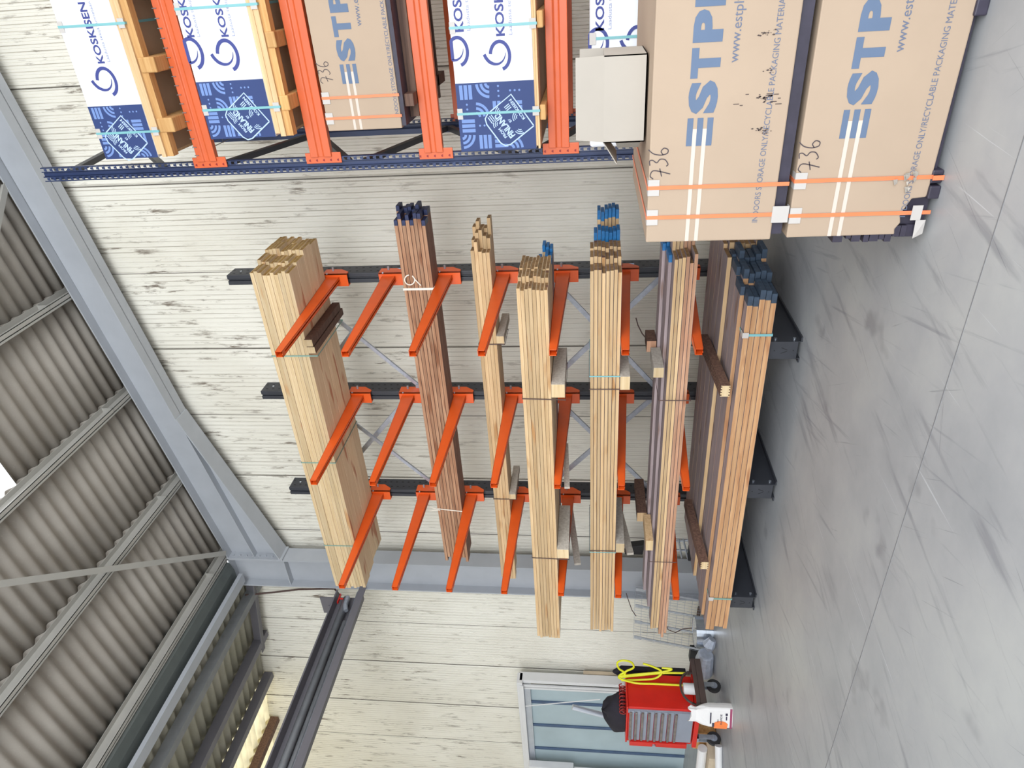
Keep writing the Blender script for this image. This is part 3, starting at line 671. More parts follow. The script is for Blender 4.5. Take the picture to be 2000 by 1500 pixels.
b.build('load_sign', ['sticker', 'red_ink'], rack)

# ---------------- pallet rack ----------------
pr = empty('pallet_rack', (-1.18, 5.2, 0), 'navy pallet rack frame with orange red beams beside the wall', 'rack')
def post(y0, y1, xr, xl, ztop, lab=None):
    """front face at y0 with two punched strips, groove between"""
    b = MB(); d = 1 if y1 > y0 else -1
    # right punched strip: open ladder
    def ladder(xa, xb):
        b.box(xa, xa+.008, min(y0, y0+.002*d), max(y0, y0+.002*d), 0, ztop); b.box(xb-.008, xb, min(y0, y0+.002*d), max(y0, y0+.002*d), 0, ztop)
        z = .05
        while z < ztop-.03:
            ya, yb = sorted((y0, y0+.002*d))
            b.hexa([(xa+.008, ya, z), (xb-.008, ya, z), (xb-.008, yb, z), (xa+.008, yb, z), (xa+.012, ya, z+.024), (xb-.012, ya, z+.024), (xb-.012, yb, z+.024), (xa+.012, yb, z+.024)])
            z += .05
    ladder(xr-.038, xr); ladder(xl, xl+.040)
    ya, yb = sorted((y0, y0+.03*d)); b.box(xr-.002, xr, ya, yb, 0, ztop); b.box(xl, xl+.002, ya, yb, 0, ztop)
    gx0, gx1 = xl+.040, xr-.038
    ya, yb = sorted((y0+.018*d, y0+.020*d)); b.box(gx0, gx1, ya, yb, 0, ztop)
    ya, yb = sorted((y0, y0+.02*d)); b.box(gx0-.002, gx0, ya, yb, 0, ztop); b.box(gx1, gx1+.002, ya, yb, 0, ztop)
    ya, yb = sorted((y0+.07*d, y0+.072*d)); b.box(xl+.0, xl+.045, ya, yb, 0, ztop)
    return b.build('upright_post', 'navy_steel', pr)
post(5.15, 5.25, -1.132, -1.242, 5.95)
post(6.5, 6.4, -1.132, -1.242, 5.95)
# far face of the rear post is punched too
zz = [(5.24, 5.78, 6.4, 6.0), (5.24, 4.95, 6.4, 5.9), (5.24, 4.55, 6.4, 4.12), (6.4, 4.1, 5.24, 3.44), (5.24, 3.32, 6.4, 2.90), (6.4, 2.86, 5.24, 2.15), (5.24, 2.05, 6.4, 1.62), (6.4, 1.6, 5.24, .9), (5.24, .85, 6.4, .4)]
for ya, za, yb, zb_ in zz:
    b = MB(); b.bar((-1.20, ya, za), (-1.20, yb, zb_), .05, .045, (1, 0, 0)); b.build('diagonal_brace', 'black_steel', pr)
BZ = [(4.45, 4.603), (3.535, 3.697), (2.68, 2.82), (1.752, 1.90), (.80, .95)]
for k, (z0, z1) in enumerate(BZ):
    for front in (1, 0):
        if front: yf, yb = 5.125, 5.175
        else: yf, yb = 6.475, 6.425
        dd = 1 if front else -1; h = z1-z0
        pts = [(0, yf, z0), (0, yf, z0+h*.34), (0, yf+.010*dd, z0+h*.40), (0, yf+.010*dd, z0+h*.60), (0, yf, z0+h*.66), (0, yf, z1), (0, yb, z1), (0, yb, z0)]
        if not front: pts = pts[::-1]
        b = MB(); b.prism(pts[::-1], (-1.13, 0, 0), (1.75, 0, 0))
        bm_ = b.build('beam', 'red_orange', pr, bevel=.004)
        b = MB(); ya, yb_ = (5.138, 5.149) if front else (6.501, 6.512)
        b.box(-1.178, -1.10, ya, yb_, z0-.07, z1+.045)
        e = b.build('end_connector', 'red_orange', bm_, bevel=.003)
        if front:
            b = MB()
            for q_ in range(5): b.hexa([(-1.165, ya-.001, z0-.05+q_*.055), (-1.145, ya-.001, z0-.05+q_*.055), (-1.145, ya, z0-.05+q_*.055), (-1.165, ya, z0-.05+q_*.055), (-1.160, ya-.001, z0-.036+q_*.055), (-1.150, ya-.001, z0-.036+q_*.055), (-1.150, ya, z0-.036+q_*.055), (-1.16, ya, z0-.036+q_*.055)])
            b.build('hooks', 'darkred', e)
wd_ = MB()
for k in range(46): 
    x = -1.08+k*.062; wd_.tube([(x, 6.44, 4.607), (x, 5.12, 4.607), (x, 5.117, 4.575)], .003, 5)
for y in (5.3, 5.6, 5.9, 6.2): wd_.tube([(-1.09, y, 4.611), (1.72, y, 4.611)], .003, 5)
tag(wd_.build('wire_deck', 'zinc_dull'), 'wire mesh deck hooked over the topmost orange beam', 'wire deck')

# ---------------- printed packages ----------------
def koski_logo(p, cx, cz, s, mi, zmax=1e9):
    def clip(pts): return [(x, min(z, zmax)) for x, z in pts]
    ring = [(cx+s*math.cos(math.radians(a)), cz+s*.76*math.sin(math.radians(a))) for a in range(82, -169, -10)]
    p.ribbon(clip(ring), s*.25, mi)
    hook = [(.14, 1.24), (-.12, 1.13), (-.42, .88), (-.60, .50), (-.60, .14), (-.44, -.16), (-.16, -.37), (.20, -.45)]
    q = []
    for i in range(len(hook)-1):
        for k in range(4): q.append((hook[i][0]+(hook[i+1][0]-hook[i][0])*k/4, hook[i][1]+(hook[i+1][1]-hook[i][1])*k/4))
    q.append(hook[-1])
    for _ in range(2): q = [q[0]]+[((q[i-1][0]+2*q[i][0]+q[i+1][0])/4, (q[i-1][1]+2*q[i][1]+q[i+1][1])/4) for i in range(1, len(q)-1)]+[q[-1]]
    n = len(q); p.ribbon(clip([(cx+s*a, cz+s*c) for a, c in q]), [s*.25*min(1, .12+1.25*(1-i/(n-1))) for i in range(n)], mi)
def motif(p, kind, x, z, c, mi):
    w_ = c*.17
    if kind == 0:
        for k in range(3): p.quad(x+c*(.1+.3*k), x+c*(.1+.3*k)+w_*1.3, z+c*.06, z+c*.94, mi)
    elif kind == 1:
        for k in range(3): p.quad(x+c*.06, x+c*.94, z+c*(.1+.3*k), z+c*(.1+.3*k)+w_*1.3, mi)
    elif kind in (2, 3, 4, 5):
        cx, cz, a = [(x, z, 0), (x+c, z, 90), (x+c, z+c, 180), (x, z+c, 270)][kind-2]
        for k in range(3): p.arc(cx, cz, c*(.25+.29*k), a+3, a+87, w_, mi, 7)
    elif kind == 6:
        for k in range(3): p.disc(x+c*(.2+.3*k), z+c*.5, c*.07, mi, 8)
    elif kind == 7:
        for k in range(3): p.disc(x+c*.5, z+c*(.2+.3*k), c*.07, mi, 8)
def koskisen(name, lab, x0, x1, yf, zb_, zt_, yb, navy, rows, tag_dx, depthsheet, run_h, badge, straps, top_hidden=None, sheet_h=.06, runners=(.35, .9, 1.45, 2.0)):
    t = empty(name, ((x0+x1)/2, (yf+yb)/2, zb_-sheet_h-run_h), lab, 'package', 'white and navy plywood packages')
    b = MB(); b.box(x0, x1, yf, yb, zb_, zt_); b.build('wrapped_body', 'white_wrap', t, bevel=.006)
    p = Print(yf-.0015); p.quad(x0+.001, x0+navy, zb_+.001, zt_-.001); p.build('navy_panel', 'navy_print', t)
    p = Print(yf-.0025); c = navy/4.0; rr = random.Random(5)
    nz = int((zt_-zb_-.02)/c)
    K = [[4, 0, 6, 1], [1, 7, 5, 3], [0, 3, 1, 6], [5, 1, 0, 7], [1, 0, 3, 2], [7, 2, 4, 0]]
    for iz in range(nz):
        for ix in range(4): motif(p, K[(iz+ (x0 > -1)*0) % 6][ix], x0+.008+ix*c*.98, zt_-.01-(iz+1)*c, c*.94, 0)
    p.build('arc_pattern', 'light_print', t)
    # badge
    bx, bz, bs = badge; rot = math.radians(35); h = bs/2
    def R(x, z): return (bx+x*math.cos(rot)-z*math.sin(rot), bz+x*math.sin(rot)+z*math.cos(rot))
    p = Print(yf-.003); p.poly([R(-h, -h), R(h, -h), R(h, h-.05), R(h-.05, h), R(-h+.05, h), R(-h, h-.05)]); p.build('badge_ground', 'navy_print', t)
    p = Print(yf-.004)
    out = [R(-h, -h), R(h, -h), R(h, h-.05), R(h-.015, h-.015), R(h-.05, h), R(-h+.05, h), R(-h+.015, h-.015), R(-h, h-.05), R(-h, -h)]
    p.ribbon(out, .0085)
    def T(txt, lx, lz, hh, ww, bold=.03): q = R(lx, lz); p.text(txt, q[0], q[1], hh, ww, bold, rot)
    T('KOSKISEN', -h+.075, -h+.016, bs*.085, bs*.62)
    T('FINLAND', -h+.03, .012, bs*.17, bs*.74, .04); T('FROM', -h+.055, .012+bs*.2, bs*.085, bs*.3); T('BY', -.012, -bs*.10, bs*.07, bs*.1)
    def A(cx, cz, a0):
        q = R(cx, cz)
        for k in range(3): p.arc(q[0], q[1], bs*(.06+.05*k), a0+35, a0+125, bs*.022, 0, 6)
    A(h*.2, h*.45, 0); A(-h*.15, -h*.62, 0); A(-h*.62, -h*.35, 90); A(h*.62, -h*.05, 0)
    for k in range(3): q0 = R(h*.50+k*bs*.05, -h*.62); q1 = R(h*.50+k*bs*.05, -h*.3); p.ribbon([q0, q1], bs*.025)
    for k in range(3): q0 = R(h*.45, h*.5+k*bs*.055); q1 = R(h*.85, h*.5+k*bs*.055); p.ribbon([q0, q1], bs*.025)
    p.build('badge_print', 'badge_print', t)
    pl = Print(yf-.003); pt = Print(yf-.003)
    for (lx, lz, s_, kx, kz, kh, kw, tx, tz_) in rows:
        koski_logo(pl, lx, lz, s_, 0, zt_-.001)
        if kz+kh < zt_: pl.text('KOSKISEN', kx, kz, kh, kw, .022)
        pt.text('Laadusta tekij\u00e4 tunnetaan', tx, tz_, kh*.42, kw*.98, 0)
    pl.build('logo_lettering', 'logo_print', t); pt.build('tagline_lettering', 'tag_print', t)
    if sheet_h:
        b = MB(); b.box(x0+.02, x1-.02, yf+.006, yb-.006, zb_-sheet_h*.45, zb_); b.box(x0, x1-.02, yf+.002, yb-.006, zb_-sheet_h, zb_-sheet_h*.5)
        b.build('plywood_base', 'ply_edge', t)
        b = MB(); b.box(x0+.02, x1-.02, yf+.10, yb-.02, zb_-sheet_h-.003, zb_-sheet_h-.0005); b.build('underside_card', 'carton_dark', t)
        if run_h > .05:
            b = MB(); b.box(x0, x1, yf+.02, yf+.09, zb_-sheet_h-.05, zb_-sheet_h); b.build('edge_batten', 'runner', t)
    for dx in runners:
        b = MB(); rx = x0+dx
        b.box(rx-.05, rx+.05, yf+.01, yb, zb_-sheet_h-run_h, zb_-sheet_h-.003); b.build('runner', 'runner', t, bevel=.008)
    for sx in straps:
        b = MB(); wv = .016; y_ = yf-.004
        b.box(sx-wv/2, sx+wv/2, y_-.001, y_+.001, zb_-sheet_h-.004, zt_+.004); b.box(sx-wv/2, sx+wv/2, y_, yb+.004, zt_+.003, zt_+.005)
        b.box(sx-wv/2, sx+wv/2, y_, yb+.004, zb_-sheet_h-.006, zb_-sheet_h-.004)
        b.build('strap', 'strap_teal', t)
        b = MB(); b.box(sx-.035, sx+.035, yf-.0045, yf-.003, zt_-.035, zt_+.001); b.box(sx-.035, sx+.035, yf-.0045, yf+.04, zt_+.0005, zt_+.002)
        b.box(sx-.03, sx+.03, yf-.0045, yf-.003, zb_-sheet_h, zb_-sheet_h+.045)
        b.build('corner_protector', 'protector', t)
    return t
koskisen('plywood_package', 'white and navy plywood package on the topmost beams, above all the others', -1.045, 1.2, 4.95, 4.795, 5.215, 6.4, .372,
         [(-.515, 5.0, .088, -.397, 4.968, .052, .375, -.39, 4.925)], 0, 0, .07+.055, (-.91, 5.01, .24), (-.86, -.16), sheet_h=.062, runners=(.22, .62, 1.1, 1.6, 2.0))
koskisen('plywood_package', 'white and navy plywood package between the topmost package and a brown carton', -.935, 1.3, 4.95, 3.85, 4.345, 6.4, .385,
         [(-.392, 4.06, .092, -.28, 4.02, .052, .40, -.278, 3.975), (-.37, 4.31, .092, -.27, 4.262, .052, .40, -.27, 4.222)], 0, 0, .07, (-.80, 4.04, .24), (-.735, -.1), sheet_h=.075, runners=(.22, .62, 1.1, 1.6, 2.0))
koskisen('plywood_package', 'white and navy plywood package on the fourth beams, with a creased blue corner', -1.09, 1.3, 4.95, 1.975, 2.51, 6.4, .445,
         [(-.487, 2.192, .084, -.372, 2.153, .058, .44, -.368, 2.103), (-.45, 2.47, .084, -.335, 2.42, .058, .44, -.33, 2.375)], 0, 0, .045, (-.905, 2.165, .255), (-.84, -.31), sheet_h=.028, runners=(.235, .80, 1.3, 1.9))
t5 = empty('plywood_package', (0, 5.6, .955), 'white wrapped plywood package mostly hidden behind the small open box', 'package', 'white and navy plywood packages')
MB().box(-1.10, 1.2, 4.95, 6.4, 1.02, 1.605).build('wrapped_body', 'white_wrap', t5, bevel=.02)
p = Print(4.947); koski_logo(p, -.45, 1.555, .085, 0, 1.604); koski_logo(p, -.45, 1.30, .085, 0); p.text('KOSKISEN', -.375, 1.515, .055, .44, .022); p.build('logo_lettering', 'logo_print', t5)
p = Print(4.947); p.text('Laadusta tekij\u00e4 tunnetaan', -.37, 1.467, .024, .43); p.build('tagline_lettering', 'tag_print', t5)
for x in (-.42, .5):
    b = MB(); b.box(x-.008, x+.008, 4.944, 4.946, 1.02, 1.609); b.box(x-.008, x+.008, 4.944, 6.4, 1.607, 1.609); b.build('strap', 'strap_teal', t5)
    b = MB(); b.box(x-.035, x+.035, 4.943, 4.9455, 1.565, 1.606); b.box(x-.035, x+.035, 4.943, 5.0, 1.6055, 1.607); b.build('corner_protector', 'protector', t5)
for dx in (-.8, -.1, .6): MB().box(dx-.05, dx+.05, 4.96, 6.4, .952, 1.02).build('runner', 'runner', t5)

def scribble736(p, x, z, s, mi=0):
    for pts in ([(0, .75), (.12, .92), (.42, .80), (.2, .0)], [(.10, .38), (.46, .48)],
                [(.6, .92), (.82, .96), (.84, .80), (.68, .62), (.88, .5), (.86, .26), (.62, .1), (.55, .2)],
                [(1.3, 1.02), (1.1, .8), (1.03, .45), (1.1, .16), (1.28, .14), (1.36, .34), (1.2, .48), (1.05, .36)]):
        # smooth
        q = []
        for i in range(len(pts)-1):
            for k in range(5):
                a = k/5; q.append((pts[i][0]*(1-a)+pts[i+1][0]*a, pts[i][1]*(1-a)+pts[i+1][1]*a))
        q.append(pts[-1])
        for _ in range(3): q = [q[0]]+[((q[i-1][0]+q[i][0]*2+q[i+1][0])/4, (q[i-1][1]+q[i][1]*2+q[i+1][1])/4) for i in range(1, len(q)-1)]+[q[-1]]
        p.ribbon([(x+a*s, z+c*s) for a, c in q], s*.045, mi)
def estply(lab, x0, x1, yf, yb, zb_, zt_, ex, straps, bottom, seed, tear=False, shave=0):
    t = empty('plywood_carton', ((x0+x1)/2, (yf+yb)/2, zb_-bottom), lab, 'carton', 'brown plywood cartons')
    rr = random.Random(seed)
    b = MB()
    if not tear: b.box(x0, x1, yf, yb, zb_, zt_)
    else:   # lower left corner torn away
        pts = [(x0+.004, zb_+.10), (x0, zt_), (x1, zt_), (x1, zb_-.02), (x0+.2, zb_-.004), (x0+.18, zb_+.0), (x0+.175, zb_+.06), (x0+.10, zb_+.095), (x0+.06, zb_+.085), (x0+.03, zb_+.105)]
        b.prism([(x, 0, z) for x, z in pts][::-1], (0, yb, 0), (0, yf, 0))
    body = b.build('carton_body', 'carton', t, bevel=.006)
    p = Print(yf-.0015); top = zt_
    ez1 = top-.163; H = .115; bw = .0265; gp = (H-3*bw)/2
    for k in range(3):
        z1 = ez1-k*(bw+gp); p.quad(ex, ex+.122, z1-bw, z1)
    vs, fs = text2d('STPLY', H, .70, .035)
    # heavy letters, drawn individually so spacing follows the photograph
    for ch, xx, ww in (('S', .140, .138), ('T', .288, .122), ('P', .430, .126), ('L', .566, .10), ('Y', .67, .13)): p.text(ch, ex+xx, ez1-H, H, ww, .055)
    p.build('big_lettering', 'blue_ink', t)
    p = Print(yf-.0014)
    for k in range(2):
        z1 = ez1-bw-k*(bw+gp); p.quad(x0+.004, ex+.075, z1-gp, z1)
    p.build('pale_stripes', 'pale_ink', t)
    p = Print(yf-.0016); p.text('www.estply.com', ex+.345, ez1-H-.082, .042, .365, .0)
    p.text('INDOORS STORAGE ONLY/RECYCLABLE PACKAGING MATERIAL', x0+.09, zt_-.527, .027, .965, 0)
    p.build('small_lettering', 'grey_ink', t)
    p = Print(yf-.0017); scribble736(p, x0+.315, zt_-.10, .105 if seed != 3 else .10); p.build('marker_number', 'pen', t)
    if seed == 1:
        p = Print(yf-.0019)
        for cx, cz, n_ in ((-.695, .825, 26), (-.555, .835, 26), (-.45, .83, 6), (-.30, .855, 14)):
            for _ in range(n_):
                a, d = rr.gauss(0, .007), rr.gauss(0, .016); s_ = rr.uniform(.001, .004)
                p.poly([(cx+a-s_, cz+d), (cx+a, cz+d-s_*1.6), (cx+a+s_, cz+d), (cx+a, cz+d+s_*2.2)])
        for _ in range(12):
            z = rr.uniform(.755, .83) if _ > 2 else rr.uniform(.86, .95); x = -.56+rr.uniform(-.03, .02); p.quad(x, x+.003, z, z+rr.uniform(.01, .03))
        p.build('grease_marks', 'stain', t)
    for sx in straps:
        b = MB(); wv = .018
        b.box(sx-wv/2, sx+wv/2, yf-.005, yf-.003, zb_-bottom+.01, zt_+.004); b.box(sx-wv/2, sx+wv/2, yf-.005, yb+.004, zt_+.003, zt_+.005)
        b.build('strap', 'strap_orange', t)
        b = MB(); b.box(sx-.038, sx+.038, yf-.0045, yf-.0028, zt_-.052, zt_+.001); b.box(sx-.038, sx+.038, yf-.0045, yf+.05, zt_+.0005, zt_+.002)
        b.build('corner_protector', 'protector', t)
    return t
c1 = estply('upper of the two big brown cartons on the floor, grease spotted, small box on top', -1.212, 1.25, 3.34, 4.6, .725, 1.325, -.752, (-.94, -1.085), .06, 1)
b = MB(); b.box(-1.19, 1.23, 3.36, 4.58, .672, .724); b.build('base_sheet', 'dark_sheet', c1)
b = MB(); b.box(-1.125, -1.045, 3.333, 3.3355, .66, .735); b.box(-1.125, -1.045, 3.3335, 3.37, .658, .66); b.build('corner_protector', 'protector', c1)
c2 = estply('lower of the two big brown cartons, standing on the floor with a torn corner', -1.205, 1.25, 3.34, 4.6, .05, .65, -.745, (-.93, -1.095), .045, 2, tear=True)
b = MB(); b.box(-1.17, 1.2, 3.37, 4.56, .02, .6); b.build('dark_sheets', 'dark_sheet', c2)
b = MB()
rr = random.Random(4); z = .10
while z < .42:
    h = rr.uniform(.02, .05); b.box(-1.21-rr.uniform(.0, .03), -1.16, 3.345, 4.5, z, z+h*.9); z += h*rr.choice((1, 1, 1.5))
b.box(-1.22, -1.16, 3.36, 4.5, .045, .14)
b.build('sheet_edges', 'dark_sheet', c2)
for x in (-1.0, -.25, .55):
    b = MB(); b.box(x-.03, x+.03, 3.325, 4.5, .0, .05); b.box(x+.04, x+.10, 3.335, 4.5, .0, .05); b.build('spacer_block', 'dark_sheet', c2, bevel=.006)
b = MB(); b.box(-.942, -.92, 3.320, 3.322, 0.002, .05); b.build('strap', 'strap_orange', c2)
p = MB(); rr = random.Random(9)
for k in range(9):
    x = -1.0+rr.uniform(0, .09); z = .11+rr.uniform(0, .09); s_ = rr.uniform(.012, .03)
    p.add([(x, 3.336, z), (x+s_, 3.325, z+s_*.3), (x+s_*.8, 3.332, z+s_), (x-.004, 3.320, z+s_*.8)], [(0, 1, 2, 3)])
p.build('torn_card', 'carton_pale', c2)
b = MB(); b.box(-1.13, -1.06, 3.331, 3.3345, .055, .10); b.add([(-1.22, 3.33, .07), (-1.13, 3.33, .075), (-1.13, 3.33, .03), (-1.2, 3.34, .025)], [(0, 1, 2, 3)]); b.build('corner_protector', 'protector', c2)
# brown carton on the third beams, on a wooden frame
c3 = estply('brown plywood carton on the third beams of the pallet rack', -.915, 1.3, 4.95, 6.2, 2.915, 3.452, -.61+.0, (-.695, -.83), .02, 3)
b = MB(); b.box(-.90, 1.3, 4.962, 6.2, 2.885, 2.915); b.build('base_sheet', 'dark_sheet', c3)
b = MB(); b.box(-.87, 1.25, 5.12, 5.17, 2.822, 2.884); b.box(-.87, 1.25, 5.9, 5.95, 2.822, 2.884); b.build('edge_batten', 'dark_wood', c3)
for x in (-.74, .1, .9): MB().box(x-.04, x+.04, 5.0, 6.2, 2.822, 2.884).build('runner', 'dark_wood', c3)

# small open box on the upper carton
bx = empty('cardboard_box', (-.575, 3.75, 1.325), 'small open cardboard box standing on the upper big carton', 'box')
b = MB(); x0, x1, y0, y1, z0, z1 = -.775, -.378, 3.58, 3.93, 1.333, 1.535; tk = .005
b.box(x0, x1, y0, y0+tk, z0, z1); b.box(x0, x1, y1-tk, y1, z0, z1); b.box(x0, x0+tk, y0, y1, z0, z1); b.box(x1-tk, x1, y0, y1, z0, z1); b.box(x0, x1, y0, y1, z0, z0+tk)
b.build('carton_body', 'carton_pale', bx)
b = MB(); b.hexa([(x0+.004, y0, z1), (x1, y0, z1), (x1, y0+tk, z1), (x0+.004, y0+tk, z1), (x0+.02, y0-.01, z1+.137), (x1-.002, y0-.01, z1+.135), (x1-.002, y0-.005, z1+.135), (x0+.02, y0-.005, z1+.137)])
b.build('front_flap', 'carton_pale', bx)
b = MB(); b.hexa([(x0, y0+.03, z1), (x0-.11, y0+.02, z1-.07), (x0-.105, y0+.3, z1-.075), (x0, y1-.03, z1), (x0, y0+.03, z1+.005), (x0-.11, y0+.02, z1-.065), (x0-.105, y0+.3, z1-.07), (x0, y1-.03, z1+.005)][::1]); b.build('side_flap', 'carton_pale', bx)
b = MB(); b.box(x0, x1, y1-.001, y1+.004, z1, z1+.12); b.build('rear_flap', 'carton_pale', bx)
b = MB()
for k in range(2): b.hexa([(x0-.002, y0, z0+.02), (x0-.03, y0+.02, z0+.03), (x0-.03, y0+.2, z0+.03), (x0-.002, y0+.3, z0+.02), (x0-.002, y0, z1-.06), (x0-.03, y0+.02, z1-.07), (x0-.03, y0+.2, z1-.07), (x0-.002, y0+.3, z1-.06)])
b.build('folded_side', 'carton_pale', bx)

# ---------------- tool corner ----------------
tc = empty('tool_chest', (-8.05, 5.35, 0), 'red wheeled tool chest with grey drawers at the left wall', 'tool chest')
b = MB(); b.box(-8.40, -7.70, 5.12, 5.58, .36, 1.15); b.build('body', 'red', tc, bevel=.008)
b = MB(); b.box(-8.40, -7.68, 5.10, 5.60, 1.15, 1.17); b.build('top_tray', 'red', tc, bevel=.004)
b = MB(); b.box(-7.80+.0, -7.735, 5.108, 5.12, .37, 1.15); b.build('corner_post', 'chest_grey', tc)
b = MB(); b.box(-8.42, -8.34, 5.07, 5.115, .42, 1.12); b.build('lock_bar', 'red', tc, bevel=.004)
b = MB(); b.tube([(-8.38, 5.07, .82), (-8.38, 5.05, .82)], .022, 12); b.build('padlock_hasp', 'galv', tc)
zs2 = [.58, .67, .75, .83, .915, 1.0, 1.09]; zs2 = [.375, .60, .68, .76, .84, .92, 1.0, 1.075, 1.14]
for k in range(8):
    a, c = zs2[k], zs2[k+1]-.008
    b = MB(); b.box(-8.33, -7.745, 5.095, 5.118, a, c); dr = b.build('drawer', 'chest_grey', tc, bevel=.002)
    b = MB(); b.box(-8.32, -7.755, 5.075, 5.095, c-.028, c-.002); b.build('handle', 'rust_metal', dr, bevel=.003)
b = MB(); b.box(-8.42, -7.68, 5.09, 5.6, .30, .355); b.build('undertray', 'red', tc, bevel=.004)
for (x, y) in ((-7.76, 5.5), (-8.32, 5.16), (-7.76, 5.18), (-8.32, 5.52)):
    b = MB(); b.tube([(x-.02, y, .085), (x+.02, y, .085)], .085, 20); wh = b.build('wheel', 'rubber', tc)
    b = MB(); b.tube([(x-.022, y, .085), (x+.022, y, .085)], .045, 14); b.build('hub', 'chest_grey', wh)
    b = MB(); b.box(x-.035, x-.028, y-.03, y+.03, .08, .3); b.box(x+.028, x+.035, y-.03, y+.03, .08, .3); b.box(x-.035, x+.035, y-.035, y+.035, .27, .3); b.build('fork', 'galv', wh)
b = MB(); b.box(-7.695, -7.40, 5.02, 5.62, .26, .33); b.box(-7.695, -7.40, 5.02, 5.035, .33, .38); b.box(-7.415, -7.40, 5.02, 5.62, .33, .38); b.box(-7.695, -7.4, 5.605, 5.62, .33, .38)
b.build('side_tray', 'brown_plastic', tc, bevel=.01)
b = MB(); b.tube([(-7.6, 5.1, .30)]+[(-7.55, 5.1+.22*(1-math.cos(a))*1.0, .36+.16*math.sin(a)) for a in [k*PI/10 for k in range(1, 10)]]+[(-7.6, 5.54, .30)], .014, 8); b.build('tray_hoop', 'brown_plastic', tc)
b = MB(); b.tube([(-7.55, 5.3, .335), (-7.55, 5.3, .49)], .065, 18)
tag(b.build('white_jar', 'offwhite', smooth=False, bevel=.006), 'white plastic pot standing in the side tray of the tool chest', 'pot')
# yellow hose
b = MB(); yx = -7.62
def H(pts, r_=.013):
    q = []
    P_ = [Vector(p) for p in pts]
    for i in range(len(P_)-1):
        p0 = P_[max(0, i-1)]; p1 = P_[i]; p2 = P_[i+1]; p3 = P_[min(len(P_)-1, i+2)]
        for k in range(8):
            s_ = k/8; q.append(.5*((2*p1)+(p2-p0)*s_+(2*p0-5*p1+4*p2-p3)*s_*s_+(3*p1-p0-3*p2+p3)*s_**3))
    q.append(P_[-1]); b.tube(q, r_, 8)
H([(-7.66, 5.42, .42), (-7.66, 5.42, .8), (-7.66, 5.42, 1.05), (-7.68, 5.5, 1.25), (-7.62, 5.55, 1.16), (-7.54, 5.55, 1.07), (-7.44, 5.55, 1.10), (-7.41, 5.55, 1.20), (-7.46, 5.55, 1.27), (-7.57, 5.55, 1.25), (-7.65, 5.54, 1.17), (-7.69, 5.5, 1.26)])
H([(-7.68, 5.5, 1.26), (-7.66, 5.53, 1.0), (-7.62, 5.55, .7), (-7.60, 5.55, .42)])
H([(-7.67, 5.51, 1.25), (-7.65, 5.54, 1.0), (-7.60, 5.55, .72), (-7.55, 5.56, .60), (-7.56, 5.58, .72)])
H([(-7.69, 5.47, 1.22), (-7.68, 5.48, 1.0), (-7.66, 5.5, .8), (-7.60, 5.55, .72), (-7.55, 5.58, .82), (-7.52, 5.6, .95)])
tag(b.build('yellow_hose', 'yellow', smooth=True), 'bright yellow air hose looped over the side of the red tool chest', 'hose')
# dark cloth bag on the chest
b = MB(); rr = random.Random(2); nu, nv = 18, 10; vs = []
for j in range(nv+1):
    v = j/nv
    for i in range(nu):
        a = 2*PI*i/nu; rad = (1-v**2.2)**.5 if v < 1 else 0
        sx = .32*(1+.16*math.sin(3*a+v*5)+.05*math.sin(7*a)); sy = .20*(1+.12*math.cos(2*a+1)+.05*math.sin(6*a+v*5))
        vs.append((-8.2+sx*rad*math.cos(a)+.06*v, 5.36+sy*rad*math.sin(a), 1.172+.27*v*(1+.30*math.sin(a*2+.6)*(1-v)+.10*math.sin(a*5+v*7))))
fs = [(j*nu+i, j*nu+(i+1) % nu, (j+1)*nu+(i+1) % nu, (j+1)*nu+i) for j in range(nv) for i in range(nu)]
b.add(vs, fs); tag(b.build('cloth_heap', 'cloth', smooth=True), 'crumpled black cloth heaped on top of the tool chest', 'cloth')
b = MB(); b.tube([(-8.50, 5.5, 1.38), (-8.34, 5.5, 1.84)], .036, 16)
tag(b.build('aluminium_tube', 'alu', smooth=False), 'shiny aluminium tube leaning up from the black cloth', 'tube')
b = MB(); q = []
for k in range(120):
    s_ = k/119; a = s_*2*PI*9; q.append((-7.80+.03*math.cos(a)+.02*math.sin(s_*6)-.1*s_, 5.48-.32*s_, 1.20+.035*math.sin(a)+.01))
b.tube(q, .008, 6); tag(b.build('coiled_hose', 'darkred', smooth=True), 'dark red coiled air hose on top of the tool chest', 'hose')
b = MB(); b.box(-7.93, -7.76, 5.68, 5.74, .40, 1.22); b.tube([(-7.91, 5.71, 1.20), (-7.85, 5.71, 1.29), (-7.78, 5.71, 1.20)], .035, 10); b.box(-7.9, -7.8, 5.58, 5.69, .45, .55); b.box(-7.9, -7.8, 5.58, 5.69, 1.0, 1.1)
b.build('push_handle', 'cloth', tc, bevel=.02)

# paper bag
b = MB(); base = [(-.13, -.055), (.13, -.055), (.13, .055), (-.13, .055)]
lev = [(0, 1, 1), (.05, 1.02, 1), (.26, .98, .95), (.34, .82, .7), (.40, .62, .45), (.47, .70, .55)]
vs = []; rr = random.Random(3)
for z, sx, sy in lev:
    for k in range(16):
        a = 2*PI*k/16; ca, sa = math.cos(a), math.sin(a); e_ = .35
        x = .13*sx*math.copysign(abs(ca)**e_, ca); y = .06*sy*math.copysign(abs(sa)**e_, sa)
        j = .012 if z > .3 else .0; vs.append((x+rr.uniform(-j, j), y+rr.uniform(-j, j), z+(rr.uniform(-.03, .03) if z > .45 else 0)))
n = 16; fs = [(j*n+i, j*n+(i+1) % n, (j+1)*n+(i+1) % n, (j+1)*n+i) for j in range(5) for i in range(n)]+[tuple(range(n))[::-1]]
bag = empty('cement_bag', (-7.45, 4.91, 0), 'small white paper bag with orange disc standing before the tool chest', 'bag', rz=.35)
b.add(vs, fs); b.build('paper_sack', 'paper', bag, local=True)
